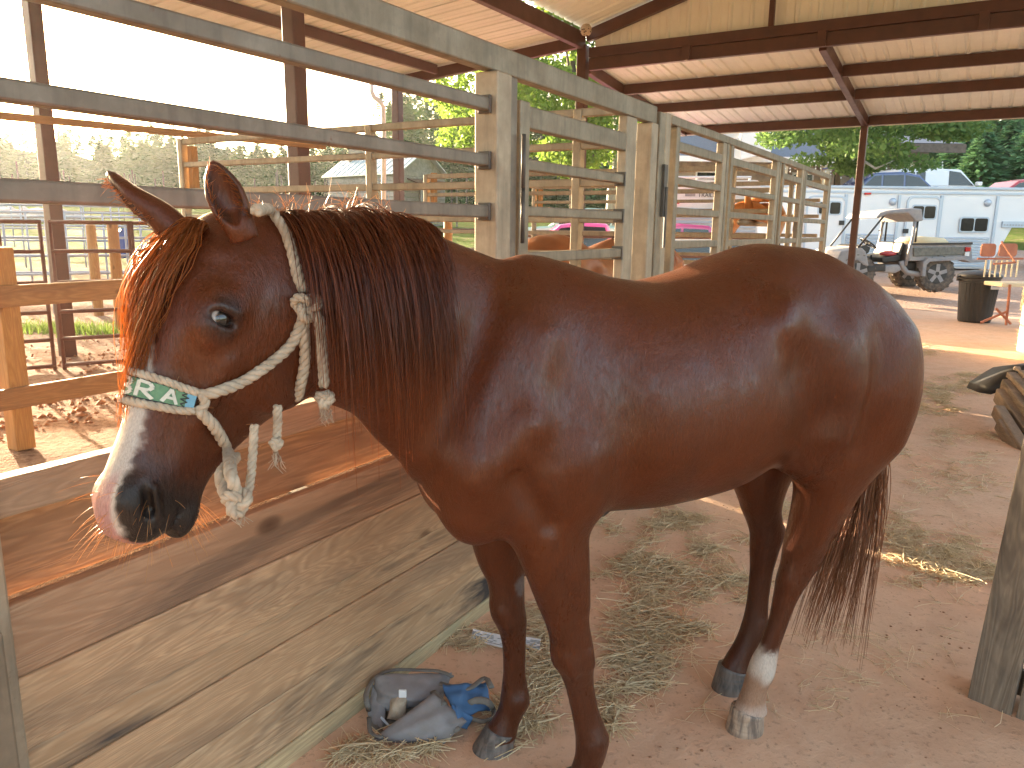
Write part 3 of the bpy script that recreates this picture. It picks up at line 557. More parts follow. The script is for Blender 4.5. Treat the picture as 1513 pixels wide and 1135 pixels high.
for i, (a, b, f) in enumerate([(-60, 240, 12.4), (-80, 260, 15.5), (-60, 250, 19.), (-90, 330, 24.)]): pipe_panel(labs[i], gx(a, f), gx(b, f+1.5), (.3, .65, .95, 1.25, 1.52), np.linspace(0, 1, 6+i), .021, 'blue_pipe', 'blue grey pipe pens across the yard')
pipe_panel('thin wire fence along the edge of the hay field', gx(-120, 33), gx(420, 36), (.3, .6, .9, 1.2, 1.5), np.linspace(0, 1, 12), .014, 'rust_pipe')
pipe_panel('rust brown pipe fence left of the gate post, in the grass', gx(545, 14), gx(712, 14.6), (.35, .75, 1.15, 1.5), (0, .33, .98), .022, 'rust_pipe', GP)
pipe_panel('rust brown pipe gate with a rounded top, beyond the stall gate', gx(772, 12.5), gx(905, 12.8), (.4, .75, 1.1, 1.42), (.0, .5, .6, 1), .024, 'rust_pipe', GP, 'pipe_gate', 'gate')
pipe_panel('rust brown pipe fence in front of the magenta pickup', gx(905, 12.8), gx(1130, 13.6), (.4, .75, 1.1, 1.42), (.33, .66, 1), .022, 'rust_pipe', GP)
pl = ['wooden yard post standing in the blue grey pens', 'shorter wooden yard post left of the other', 'wooden gate post in the grass left of the galvanised post', 'wooden post with a square bracket in the grass']
for i, (px, f, h, w) in enumerate([(167, 11.2, 1.55, .16), (135, 13.0, 1.5, .16), (640, 14.2, 1.45, .15), (662, 14.4, 1.75, .17)]):
    p = gx(px, f); t = thing('wooden_post', pl[i], 'post', (*p, 0), 0, 'wooden posts of the pens'); obj('post_body', MB().tube([(*p, -.1), (*p, h*.5), (*p, h)], [w/2, w/2*.97, w/2*.93], 12), M['post_wood'], t); obj('cap', MB().lathe([(w/2*.93, h-.002), (w*.3, h+.02), (0, h+.022)], (*p, 0), 12), M['post_wood'], t)
p = at(200, 352, 16); tarp = MB().rings([[(p[0]-.35*c+.06*math.sin(k*3+c), p[1]+.3*math.sin(k*6.28/9)*c, z+.03*math.sin(5*k)) for k in range(9)] for c, z in ((1, .85), (.95, 1.2), (.6, 1.42))]); tag(obj('feed_tub', tarp, M['tarp_blue'], smooth=True), 'blue plastic tub in the pens by the horse ear', 'tub')
mb = MB()
for i in range(60):
    q = at(RNG.uniform(-40, 112), 330, RNG.uniform(38, 42)); mb.lathe([(.0, -.1), (.5*RNG.uniform(.5, 1.2), .1), (.4, .45), (.0, .62*RNG.uniform(.6, 1.2))], (q[0], q[1], float(ground_z(q[0], q[1]))-.1), 7, sx=RNG.uniform(.7, 1.6))
tag(obj('rubble_pile', mb, M['pond']), 'long grey rubble pile at the foot of the pine wood', 'rubble', kind='stuff')
# ---------------------------------------------------------------- old cabin
def quad(mb, *P): mb.add(P, [tuple(range(len(P)))]); return mb
FC = 43.
p0 = at(487, 300, FC); gz = float(ground_z(p0[0], p0[1])); zof = lambda py, f: EYE+f*(345-py)/1136
cab = thing('log_cabin', 'old grey cabin with a pale tin roof in front of the pine wood', 'cabin', (at(560, 300, FC)[0], FC, gz))
A = at(590, 300, FC-1.5); Bc = at(656, 300, FC+2.2); Cc = at(487, 300, FC+2.5); Dv = np.array([Bc[0]+Cc[0]-A[0], Bc[1]+Cc[1]-A[1]])      # footprint: corner A nearest
ze = zof(269, FC); zr = zof(236, FC)
def wallq(a, b, z0, z1, th=.12):
    return MB().beam((a[0], a[1], (z0+z1)/2), (b[0], b[1], (z0+z1)/2), th, z1-z0)
lz = np.linspace(gz-.4, ze, 13)
for i in range(12):
    obj('log', wallq(A, Cc, lz[i]+.012, lz[i+1]-.012, .14+.02*(i % 2)), M['log'], cab); obj('log', wallq(A, Bc, lz[i]+.012, lz[i+1]-.012, .14+.02*(i % 2)), M['log'], cab)
mid = (np.array(A[:2])+np.array(Bc[:2]))/2; midb = (np.array(Cc[:2])+Dv)/2
obj('gable', MB().add([(A[0], A[1], ze), (Bc[0], Bc[1], ze), (*mid, zr-.1)], [(0, 1, 2)]), M['log'], cab)
def slab(P, th=.07): n = len(P); P = np.array(P, float); return MB().add(list(P)+list(P-vec(0, 0, th)), [tuple(range(n)), tuple(range(n, 2*n))[::-1]]+[(k, n+k, n+(k+1) % n, (k+1) % n) for k in range(n)])
e1 = unit(np.array([*mid, 0])-np.array([*midb, 0]))*.35; dn = lambda q, z: (q[0], q[1], z)
o1 = (np.array(A[:2])-mid)*.14; 
rf = slab([vec(*(np.array(A[:2])+o1), ze-.15)+e1, vec(*mid, zr)+e1, vec(*midb, zr)-e1, vec(*(np.array(Cc[:2])+o1), ze-.15)-e1]); obj('roof', rf, M['tin'], cab)
rf2 = slab([vec(*(np.array(Bc[:2])-o1), ze-.15)+e1, vec(*mid, zr)+e1, vec(*midb, zr)-e1, vec(*(Dv-o1), ze-.15)-e1]); rr = obj('roof', rf2, M['tin'], cab)
for k in np.linspace(.04, .96, 13):
    a = (vec(*(np.array(A[:2])+o1), ze-.15)+e1)*(1-k)+k*(vec(*(np.array(Cc[:2])+o1), ze-.15)-e1); b = (vec(*mid, zr)+e1)*(1-k)+k*(vec(*midb, zr)-e1); obj('roof_rib', MB().beam(a+vec(0, 0, .02), b+vec(0, 0, .02), .05, .05), M['tin'], cab)
q0 = np.array(A[:2])*.85+np.array(Bc[:2])*.15; q1 = np.array(A[:2])*.05+np.array(Bc[:2])*.95; nn = unit(np.array([*(mid-midb), 0])); pr = slab([vec(*q0, ze-.35), vec(*q1, ze-.35), vec(*q1, ze-.75)+nn*1.3, vec(*q0, ze-.75)+nn*1.3], .06); obj('porch_roof', pr, M['red_steel'], cab)
for q in (q0, q1): obj('porch_post', MB().tube([vec(*q, gz-.3)+nn*1.2, vec(*q, ze-.8)+nn*1.2], .06, 6), M['log'], cab)
for k in (.25, .62):
    c = np.array(A[:2])*(1-k)+np.array(Cc[:2])*k; d = unit(np.array([*(np.array(Cc[:2])-np.array(A[:2])), 0])); on = unit(np.cross(d, vec(0, 0, 1))); on = on if on[1] < 0 else -on; w = obj('window', MB().beam(vec(*c, ze-1.4)-d*.4+on*.1, vec(*c, ze-1.4)+d*.4+on*.1, .06, .9), M['glass'], cab); obj('window_frame', MB().beam(vec(*c, ze-.93)-d*.46+on*.11, vec(*c, ze-.93)+d*.46+on*.11, .08, .08), M['white_dirty'], cab)
c = mid+0; dr = obj('door', MB().beam(vec(*c, ze-1.7)-.4*unit(Bc-A)+nn*.1, vec(*c, ze-1.7)+.4*unit(Bc-A)+nn*.1, .06, 1.7), M['bark'], cab)
ch = at(532, 300, FC+3.4); obj('chimney', MB().box(ch[0]-.5, ch[0]+.5, ch[1]-.4, ch[1]+.4, gz, zof(219, FC+3.4)), M['stone'], cab)
# ---------------------------------------------------------------- shingled house
FH = 31.
hl = at(985, 300, FH); hr = at(1403, 300, FH-1.8); gzh = float(ground_z(hl[0]+6, FH))
hs_ = thing('house', 'tan house with a grey shingled roof and white gable behind the trailers', 'house', ((hl[0]+hr[0])/2, FH, gzh))
zw = zof(243, FH)
obj('wall', MB().box(hl[0], hr[0]-.6, FH, FH+7, gzh-1, zw), M['stone'], hs_)
obj('roof', MB().rings([[(hl[0]-.6, FH-1.4, zw-.12), (hl[0]+.8, FH+3.8, zof(168, FH+3.8)), (hl[0]+.8, FH+4.2, zof(168, FH+3.8)), (hl[0]-.6, FH+8.4, zw-.2)], [(hr[0]-2.1, FH-1.4, zw-.12), (hr[0]-4.6, FH+3.8, zof(168, FH+3.8)), (hr[0]-4.6, FH+4.2, zof(168, FH+3.8)), (hr[0]-2.1, FH+8.4, zw-.2)]]), M['shingle'], hs_)
obj('roof', MB().rings([[(hr[0]-4.0, FH-1.8, zof(228, FH)), (hr[0]-3.2, FH+2.5, zof(205, FH+2)), (hr[0]-3.2, FH+2.9, zof(205, FH+2)), (hr[0]-4., FH+7, zof(228, FH))], [(hr[0]+.3, FH-1.8, zof(228, FH)), (hr[0]-1., FH+2.5, zof(205, FH+2)), (hr[0]-1., FH+2.9, zof(205, FH+2)), (hr[0]+.3, FH+7, zof(228, FH))]]), M['shingle'], hs_)
obj('wall', MB().box(hr[0]-3.6, hr[0]-.35, FH-.6, FH+6.5, gzh-1, zof(229, FH)), M['stone'], hs_)
obj('fascia', MB().box(hr[0]-4.0, hr[0]+.34, FH-1.85, FH-1.7, zof(240, FH), zof(229, FH)), M['bark'], hs_)
g0 = at(1094, 236, FH-2.2); g1 = at(1138, 236, FH-2.2); zt = zof(150, FH); obj('gable', MB().prism([(g0[0], g0[2]), (g1[0], zof(236, FH-2.2)), (g1[0], zof(215, FH-2.2)), ((g0[0]+g1[0])/2, zt), (g0[0], zof(165, FH))], lambda u, v: (u, FH-2.2, v), lambda u, v: (u, FH+1.5, v)), M['white'], hs_)
obj('fascia', MB().box(hl[0]-.6, hr[0]-2.1, FH-1.45, FH-1.38, zw-.30, zw-.10), M['white_dirty'], hs_)
for px0, px1, y0, y1 in ((1172, 1196, 258, 300), (1232, 1252, 258, 300), (1312, 1330, 256, 275), (1030, 1060, 255, 290)):
    a = at(px0, y0, FH); b = at(px1, y1, FH); w = obj('window', MB().box(a[0], b[0], FH-.05, FH-.01, b[2], a[2]), M['glass'], hs_); f_ = MB().box(a[0]-.06, b[0]+.06, FH-.07, FH-.012, a[2], a[2]+.08).box(a[0]-.06, a[0], FH-.07, FH-.012, b[2], a[2]).box(b[0], b[0]+.06, FH-.07, FH-.012, b[2], a[2])
    o_ = obj('frame', f_, M['white_dirty'], hs_); o_.parent = w
for px in (1158, 1220, 1288, 1300, 1345, 1372): a = at(px, 250, FH-1.2); obj('porch_post', MB().box(a[0]-.12, a[0]+.12, FH-1.3, FH-1.06, gzh-.5, zw-.2), M['cream'], hs_)
bt = MB(); ns = 0
for px in np.arange(1160, 1400, 7.5):
    n_ = RNG.integers(3, 7)
    for k in range(n_): a = at(px, 240+k*4.6, FH-1.36); bt.lathe([(0, -.04), (.035, 0), (0, .05)], a, 6)
sl = thing('string_lights', 'white icicle string lights hanging from the house eave', 'string lights', at(1280, 240, FH-1.36)); obj('bulb', bt, M['bulb'], sl, kind='stuff'); obj('cable', MB().tube([at(1158, 238, FH-1.36), at(1400, 238, FH-1.36)], .015, 5), M['black'], sl)
# ---------------------------------------------------------------- horse trailers
def rrect(x0, x1, z0, z1, r, n=5):
    P = []
    for cx, cz, a0 in ((x1-r, z0+r, -math.pi/2), (x1-r, z1-r, 0), (x0+r, z1-r, math.pi/2), (x0+r, z0+r, math.pi)):
        P += [(cx+r*math.cos(a0+k*math.pi/2/n), cz+r*math.sin(a0+k*math.pi/2/n)) for k in range(n+1)]
    return P
FT = 21.5
TX = lambda px: at(px, 345, FT)[0]
def TZ(px, py): return at(px, py, FT)[2]
tl = thing('horse_trailer', 'long white gooseneck horse trailer with ribbed lower panels behind the utility vehicle', 'trailer', (TX(1300), FT, float(ground_z(TX(1300), FT))))
x0, x1 = TX(1085), TX(1590); zt_, zb_ = TZ(1300, 276), TZ(1300, 396)
xn = TX(1468)
obj('body', MB().prism([(x0, zb_), (xn, zb_), (TX(1497), TZ(1497, 332)), (x1, TZ(1497, 332)), (x1, zt_-.25), (x1-.15, zt_), (x0+.1, zt_), (x0, zt_-.1)], lambda u, v: (u, FT, v), lambda u, v: (u, FT+2.3, v)), M['white'], tl, bevel=.05)
obj('roof_rail', MB().box(x0, x1-.1, FT-.03, FT, TZ(1300, 286), TZ(1300, 283)), M['alu'], tl); obj('roof_rail', MB().box(x0, x1-.1, FT-.045, FT, zt_-.05, zt_+.02), M['alu'], tl, bevel=.01)
def rib_panel(pa, pb, ya, yb, n, m='alu'):
    a, b = TX(pa), TX(pb)
    for k in range(n):
        z1_ = TZ(1300, ya+(yb-ya)*k/n); z0_ = TZ(1300, ya+(yb-ya)*(k+.78)/n); obj('rib', MB().prism([(0, z0_), (0, z1_), (.028, z1_-.015), (.028, z0_+.015)], lambda u, v: (a, FT-u-.001, v), lambda u, v: (b, FT-u-.001, v)), M[m], tl)
rib_panel(1250, 1320, 346, 394, 12); rib_panel(1388, 1462, 349, 394, 11)
for px in (1245, 1323, 1385, 1467): obj('trim', MB().box(TX(px)-.035, TX(px)+.035, FT-.04, FT, zb_, TZ(1300, 288)), M['alu'], tl)
def door(pa, pb, ya, yb, win, hand):
    P = rrect(TX(pa), TX(pb), TZ(1300, yb), TZ(1300, ya), .14); d = obj('door', MB().prism(P, lambda u, v: (u, FT-.03, v), lambda u, v: (u, FT, v)), M['white'], tl)
    f_ = MB(); Q = rrect(TX(pa)-.05, TX(pb)+.05, TZ(1300, yb)-.05, TZ(1300, ya)+.05, .17); n = len(P); R = [[(u, FT-.045, v) for u, v in Q], [(u, FT-.045, v) for u, v in P], [(u, FT-.001, v) for u, v in P]]; f_.rings([R[0], R[1], R[2]], cap=False); f_.rings([[(u, FT-.001, v) for u, v in Q], R[0]], cap=False); o_ = obj('door_frame', f_, M['alu'], tl)
    for a, b, c, e in win: window(a, b, c, e)
    h = obj('handle', MB().box(TX(hand[0])-.07, TX(hand[0])+.07, FT-.06, FT-.03, TZ(1300, hand[1])-.06, TZ(1300, hand[1])+.06), M['black'], tl); h.parent = d
def window(a, b, c, e):
    P = rrect(TX(a), TX(b), TZ(1300, e), TZ(1300, c), .06); w = obj('window', MB().prism(rrect(TX(a)-.04, TX(b)+.04, TZ(1300, e)-.04, TZ(1300, c)+.04, .08), lambda u, v: (u, FT-.042, v), lambda u, v: (u, FT-.0305, v)), M['alu'], tl); xm = (TX(a)+TX(b))/2
    for l, r in ((TX(a), xm-.015), (xm+.015, TX(b))): o_ = obj('pane', MB().prism(rrect(l, r, TZ(1300, e), TZ(1300, c), .05), lambda u, v: (u, FT-.048, v), lambda u, v: (u, FT-.042, v)), M['glass'], tl); o_.parent = w
door(1337, 1382, 292, 392, [(1344, 1377, 304, 322)], (1336.5, 341)); window(1417, 1456, 321, 340); window(1206, 1237, 300, 317); door(1190, 1243, 293, 392, [], (1241, 330))
for px, py in ((1314, 298), (1453, 298)): obj('light', MB().lathe([(0, 0), (.085, 0), (.085, .03), (.06, .05), (0, .055)], (0, 0, 0), 20).__class__() if False else MB().rings([[(TX(px)+r*math.cos(a), FT-d, TZ(1300, py)+r*math.sin(a)) for a in np.linspace(0, 6.28, 18, endpoint=False)] for r, d in ((.10, .0), (.10, .03), (.06, .06), (.005, .062))]), M['alu'], tl, smooth=True)
obj('marker_light', MB().box(TX(1271), TX(1280), FT-.06, FT, TZ(1300, 288), TZ(1300, 285)), M['red_lens'], tl)
obj('step_plate', MB().box(TX(1478), TX(1590), FT-.05, FT, TZ(1300, 334), TZ(1300, 325)), M['alu'], tl); rv = MB()
for k in np.linspace(1480, 1586, 26): rv.box(TX(k), TX(k)+.03, FT-.06, FT-.05, TZ(1300, 331), TZ(1300, 329.5))
obj('rivet', rv, M['utv_grey'], tl, kind='stuff')
def wheel(t, cx, cy, cz, r, w, rim=True, axis='y', name='wheel', tread=0, m='rubber'):
    prof = [(r*.5, -w*.46), (r*.86, -w/2), (r*.97, -w*.36), (r, -w*.2), (r, w*.2), (r*.97, w*.36), (r*.86, w/2), (r*.5, w*.46)]; mb = MB(); mb.lathe([(a, b) for a, b in prof], (0, 0, 0), 30, 'y'); mb.v = [(cx+x, cy+y, cz+z) for x, y, z in mb.v]
    wh = obj(name, mb, M[m], t, smooth=True)
    if tread:
        tb = MB()
        for k in range(tread):
            for sgn in (-1, 1):
                a = 2*math.pi*(k+(.25 if sgn > 0 else -.25))/tread; d = vec(math.cos(a), 0, math.sin(a)); c = vec(cx, cy, cz)+d*(r+.004); tb.beam(c+vec(0, sgn*w*.06, 0), c+vec(0, sgn*w*.52, 0)-d*.03, .045, .03, d)
        o_ = obj('tread', tb, M[m], t, kind='stuff'); o_.parent = wh
    if rim:
        rb = MB(); rb.lathe([(.0, -w*.40), (r*.14, -w*.41), (r*.16, -w*.34), (r*.50, -w*.30), (r*.54, -w*.47), (r*.5, -w*.47)], (0, 0, 0), 24, 'y'); rb.v = [(cx+x, cy+y, cz+z) for x, y, z in rb.v]; o_ = obj('rim', rb, M['black'] if tread else M['alu'], t, smooth=True); o_.parent = wh
        sp = MB()
        for k in range(5):
            a = 2*math.pi*k/5+.3; d = vec(math.cos(a), 0, math.sin(a)); sp.beam(vec(cx, cy-w*.42, cz)+d*r*.1, vec(cx, cy-w*.42, cz)+d*r*.52, r*.2, w*.12, vec(0, 1, 0))
        o_ = obj('spoke', sp, M['utv_grey'] if tread else M['alu'], t); o_.parent = wh; sp_ = o_; o_['kind'] = 'stuff'
    return wh
gzt = float(ground_z(TX(1300), FT))
for px in (1318, 1362): wheel(tl, TX(px), FT+.12, gzt+.36, .36, .24)
obj('axle', MB().tube([(TX(1318), FT+.2, gzt+.36), (TX(1318), FT+2.1, gzt+.36)], .06, 8), M['black'], tl); obj('jack', MB().tube([(TX(1560), FT+1, gzt), (TX(1560), FT+1, TZ(1500, 330))], .06, 8), M['black'], tl)
# second trailer seen between the panels
F2T = 17.5; q = lambda px, py: at(px, py, F2T); t2 = thing('horse_trailer', 'smaller white stock trailer with a red tail light behind the far stall panels', 'trailer', (q(1050, 345)[0], F2T, float(ground_z(q(1050, 345)[0], F2T))))
a = q(992, 268); b = q(1118, 352); obj('body', MB().prism(rrect(a[0], b[0], b[2]-.25, a[2]+.05, .12), lambda u, v: (u, F2T, v), lambda u, v: (u, F2T+2.2, v)), M['white_dirty'], t2)
for k in range(6): zz = q(1050, 308+6.2*k)[2]; obj('rib', MB().box(a[0]+.1, b[0]-.05, F2T-.03, F2T-.001, zz-.05, zz), M['alu'], t2)
obj('roof_rack', MB().tube([q(1000, 262), q(1110, 262)], .03, 6), M['white'], t2)
for px in (1003, 1030, 1058, 1085, 1108): o_ = obj('rack_post', MB().tube([q(px, 262), q(px, 270)], .025, 6), M['white'], t2)
obj('tail_light', MB().box(q(998, 287)[0], q(1004, 287)[0], F2T-.04, F2T, q(1, 289)[2]+.0, q(1, 285)[2]), M['red_lens'], t2)
tx = bpy.data.curves.new('trailer_letters', 'FONT'); tx.body = 'TRAILERS'; tx.size = .125; tx.extrude = .003; to = bpy.data.objects.new('lettering_src', tx); dg = bpy.context.evaluated_depsgraph_get(); COL.objects.link(to); bpy.context.view_layer.update(); me_ = bpy.data.meshes.new_from_object(to.evaluated_get(bpy.context.evaluated_depsgraph_get())); bpy.data.objects.remove(to)
lt = MB(); c = q(1031, 291); lt.add([(c[0]+v.co.x, F2T-.006-v.co.z, c[2]+v.co.y) for v in me_.vertices], [tuple(p.vertices) for p in me_.polygons]); obj('lettering', lt, M['black'], t2); bpy.data.meshes.remove(me_)
obj('emblem', MB().box(q(1012, 291)[0], q(1027, 291)[0], F2T-.008, F2T-.001, c[2]+.01, c[2]+.09), M['utv_grey'], t2)
for px in (1035, 1075): wheel(t2, q(px, 345)[0], F2T+.12, float(ground_z(q(px, 345)[0], F2T))+.34, .34, .22)
# ---------------------------------------------------------------- cars and pickups
def car(label, cat, px, f, L, face, m, kind='suv', hatch=False, group=None, base=None, h=1.66):
    """side-on vehicle, centre at px; face -1 looks left"""
    p = at(px, 345, f); gz_ = float(ground_z(p[0], p[1])) if base is None else base; W = 1.8
    name = {'suv': 'parked_car', 'pickup': 'pickup_truck', 'camper': 'pickup_truck'}[kind]; t = thing(name, label, cat, (p[0], p[1], gz_), 0, group); k = L/4.6
    X = lambda u: p[0]-face*u*k; hh = h/1.66
    low = [(-2.25, .38), (-2.3, .7), (-2.2, .95), (-1.15, 1.02), (2.2, 1.04), (2.28, .8), (2.24, .4)]; low = [(u, v*hh) for u, v in low]
    top = {'suv': [(-1.2, 1.0), (-.45, 1.55), (.2, 1.66), (1.35, 1.62), (2.05, 1.15), (2.15, 1.0)], 'pickup': [(-1.0, 1.0), (-.35, 1.55), (.1, 1.62), (.75, 1.58), (.95, 1.02)], 'camper': [(-1.0, 1.0), (-.35, 1.6), (.75, 1.62), (.8, 1.62), (2.0, 1.62), (2.2, 1.02)]}[kind]; top = [(u, v*hh) for u, v in top]
    y0, y1 = p[1], p[1]+W
    obj('body', MB().prism([(X(-u), v+gz_) for u, v in low], lambda u, v: (u, y0, v), lambda u, v: (u, y1, v)), M[m], t, bevel=.07)
    n = len(top); R0 = [(X(-u), y0+.05+.10*(v/hh-1), v+gz_) for u, v in top]; R1 = [(X(-u), y1-.05-.10*(v/hh-1), v+gz_) for u, v in top]; cb = MB().rings([R0, R1]); obj('cabin', cb, M[m], t, bevel=.06)
    wins = {'suv': [[(-1.0, 1.06), (-.42, 1.47), (.12, 1.55), (.12, 1.06)], [(.2, 1.06), (.2, 1.55), (1.0, 1.53), (1.0, 1.06)], [(1.08, 1.06), (1.08, 1.53), (1.35, 1.5), (1.8, 1.15), (1.7, 1.06)]], 'pickup': [[(-.85, 1.06), (-.32, 1.47), (.1, 1.52), (.1, 1.06)], [(.16, 1.06), (.16, 1.52), (.68, 1.5), (.8, 1.06)]], 'camper': [[(-.85, 1.06), (-.32, 1.5), (.1, 1.55), (.1, 1.06)], [(1.0, 1.15), (1.0, 1.5), (1.35, 1.5), (1.35, 1.15)], [(1.4, 1.15), (1.4, 1.5), (1.75, 1.5), (1.75, 1.15)]]}[kind]
    for wq in wins: obj('window', MB().prism([(X(-u), v*hh+gz_) for u, v in wq], lambda u, v: (u, y0+.05+.10*((v-gz_)/hh-1)-.012, v), lambda u, v: (u, y0+.05+.10*((v-gz_)/hh-1)+.03, v)), M['glass'], t)
    for u in (-1.4, 1.35): wheel(t, X(-u), y0+.1, gz_+.33*hh, .33*hh, .22); wheel(t, X(-u), y1-.1, gz_+.33*hh, .33*hh, .22, False)
    obj('headlight', MB().box(min(X(2.2), X(2.0)), max(X(2.2), X(2.0)), y0-.012, y0+.2, gz_+.78*hh, gz_+.9*hh), M['alu'], t); obj('tail_light', MB().prism([(X(-2.26), .95*hh+gz_), (X(-1.95), .98*hh+gz_), (X(-2.02), 1.08*hh+gz_), (X(-2.2), 1.12*hh+gz_)], lambda u, v: (u, y0-.015, v), lambda u, v: (u, y0+.15, v)), M['red_lens'], t)
    obj('mirror', MB().box(X(.95)-.09, X(.95)+.09, y0-.16, y0-.01, gz_+1.05*hh, gz_+1.18*hh), M[m], t, bevel=.02)
    if hatch:
        obj('tailgate', MB().prism([(X(-1.62), 1.60*hh+gz_), (X(-2.1), 1.80*hh+gz_), (X(-2.75), 1.86*hh+gz_), (X(-2.75), 1.80*hh+gz_), (X(-2.1), 1.73*hh+gz_), (X(-1.66), 1.55*hh+gz_)], lambda u, v: (u, y0+.15, v), lambda u, v: (u, y1-.15, v)), M[m], t, bevel=.02)
        obj('gas_strut', MB().tube([(X(-2.0), y0+.15, 1.2*hh+gz_), (X(-2.25), y0+.15, 1.78*hh+gz_)], .02, 6), M['black'], t)
    return t
zc = EYE+26*(345-258)/1136
car('blue hatchback with its tailgate open, seen over the horse trailer roof', 'car', 1336, 26.5, 3.9, -1, 'blue_car', 'suv', True, 'vehicles parked beyond the trailers', base=zc-1.66)
car('white pickup with a white camper shell, next to the blue hatchback', 'pickup', 1398, 27.5, 4.2, -1, 'white_car', 'camper', False, 'vehicles parked beyond the trailers', base=EYE+27.5*(345-255)/1136-1.62)
car('red car at the right edge beyond the trailer roof', 'car', 1515, 30, 4.4, 1, 'red_car', 'suv', False, 'vehicles parked beyond the trailers', base=EYE+30*(345-266)/1136-1.66)
car('magenta pickup truck behind the stall gate, left of the latch posts', 'pickup', 850, 19, 4.9, 1, 'pink_car', 'pickup', False, 'vehicles parked beyond the stalls', h=1.75)
car('magenta pickup truck right of the latch posts, windscreen towards the trailer', 'pickup', 1000, 16.5, 4.6, 1, 'pink_car', 'pickup', False, 'vehicles parked beyond the stalls', h=1.72)
car('pale green car far off in the grass behind the stall gate', 'car', 860, 27, 4.4, 1, 'green_car', 'suv', False, 'vehicles parked beyond the stalls', h=1.6)
car('white low car between the far stall panels and the stock trailer', 'car', 1065, 15.2, 4.2, -1, 'white_car', 'suv', False, 'vehicles parked beyond the stalls', h=1.45)
# ---------------------------------------------------------------- utility vehicle
FU = 17.0; GU = float(ground_z(8.8, FU)); U = lambda px, py, dy=0.: at(px, py, FU)+vec(0, dy, 0)
base_z = U(1386, 432)[2]
ut = thing('utility_vehicle', 'dusty grey utility vehicle with a cargo bed and canopy, parked before the white trailer', 'utility vehicle', (U(1340, 420)[0], FU, base_z)); WU = 1.5
def uprism(name, pts, m, y0=0., y1=WU, bev=.02, par=None):
    P = [U(*p) for p in pts]; o_ = obj(name, MB().prism([(p[0], p[2]) for p in P], lambda u, v: (u, FU+y0, v), lambda u, v: (u, FU+y1, v)), M[m], ut, bevel=bev)
    if par: o_.parent = par
    return o_
rz = (432-386)/1136*FU
for px, y in ((1386, .14), (1386, WU-.14), (1268, .14), (1268, WU-.14)): w = wheel(ut, U(px, 400)[0], FU+y, base_z+.405, .405, .27, tread=18)
bed = uprism('cargo_bed', [(1344, 361), (1436, 359), (1437, 384), (1343, 386)], 'utv_grey', 0, WU, .02); uprism('bed_side', [(1349, 366), (1424, 365), (1424, 376), (1349, 379)], 'utv_bed', -.03, 0, .01, bed); uprism('bed_rail', [(1346, 359.5), (1436, 358), (1436, 361), (1346, 362)], 'black', -.04, .03, .006, bed); uprism('bed_rail', [(1346, 359.5), (1436, 358), (1436, 361), (1346, 362)], 'black', WU-.03, WU+.04, .006, bed)
uprism('fender', [(1359, 408), (1361, 388), (1368, 381), (1421, 378.5), (1432, 383), (1456, 382), (1452, 387), (1431, 388), (1420, 384), (1371, 386.5), (1366, 391), (1364, 408)], 'utv_grey', -.10, .25, .01)
obj('tail_light', MB().box(U(1425, 370)[0], U(1432, 370)[0], FU-.05, FU, U(1400, 371)[2], U(1400, 365)[2]), M['red_lens'], ut); obj('reflector', MB().box(U(1425, 370)[0], U(1431, 370)[0], FU-.05, FU, U(1400, 378)[2], U(1400, 372)[2]), M['white'], ut)
sack = MB(); c = U(1388, 358, .75); sack.lathe([(0, -.12), (.30, -.1), (.38, 0), (.3, .09), (.0, .12)], c, 16, sx=1.5, sy=1.2); tag(obj('feed_sack', sack, M['straw_green'], smooth=True), 'pale feed sack lying in the bed of the utility vehicle', 'sack')
uprism('canopy', [(1293, 321), (1299, 314.5), (1309, 311.5), (1330, 309), (1348, 307.5), (1361, 309), (1363, 326), (1352, 328), (1346, 321), (1340, 315.5), (1311, 316.5), (1296, 323)], 'utv_grey', -.05, WU+.05, .03)
def bar(a, b, r, m='black', ys=(.0, WU), name='roll_bar'):
    for y in ys: obj(name, MB().tube([U(*q)+vec(0, y, 0) for q in (a, b)] if not isinstance(a, list) else [U(*q)+vec(0, y, 0) for q in a], r, 8), M[m], ut, smooth=True)
bar((1307, 318), (1268, 366), .022); bar([(1352, 326), (1350, 345), (1346, 362), (1338, 392)], None, .035, 'utv_grey'); bar((1358, 326), (1354, 358), .022, ys=(.05, WU-.05)); bar([(1306, 327), (1301, 340), (1297, 341)], None, .012, ys=(-.03,), name='grab_handle')
uprism('hood', [(1238, 381), (1243, 371), (1262, 367), (1274, 366), (1280, 372), (1283, 384), (1284, 394), (1276, 392), (1268, 385), (1255, 386), (1249, 400), (1238, 402)], 'utv_grey', 0, WU, .03)
uprism('dashboard', [(1274, 365), (1283, 362), (1290, 366), (1287, 374), (1279, 378)], 'black', .1, WU-.1); obj('steering_column', MB().tube([U(1284, 372, .4), U(1293, 361, .4)], .025, 6), M['black'], ut)
sw = MB(); c = U(1295, 360, .4); ax = unit(vec(.55, -.05, .83)); u_ = unit(np.cross(ax, vec(0, 1, 0))); v_ = np.cross(ax, u_); th = np.linspace(0, 2*math.pi, 25); sw.tube([c+.19*(math.cos(a)*u_+math.sin(a)*v_) for a in th], .018, 6, False); o_ = obj('steering_wheel', sw, M['black'], ut, smooth=True); obj('wheel_spokes', MB().beam(c-.18*u_, c+.18*u_, .03, .02, ax).beam(c-.18*v_, c+.18*v_, .03, .02, ax), M['black'], ut)
uprism('seat', [(1307, 381), (1331, 377), (1336, 379), (1336, 387), (1309, 389)], 'black', .15, WU-.15, .03); uprism('seat_back', [(1331, 378), (1339, 358), (1343, 359), (1337, 380)], 'black', .15, WU-.15, .03)
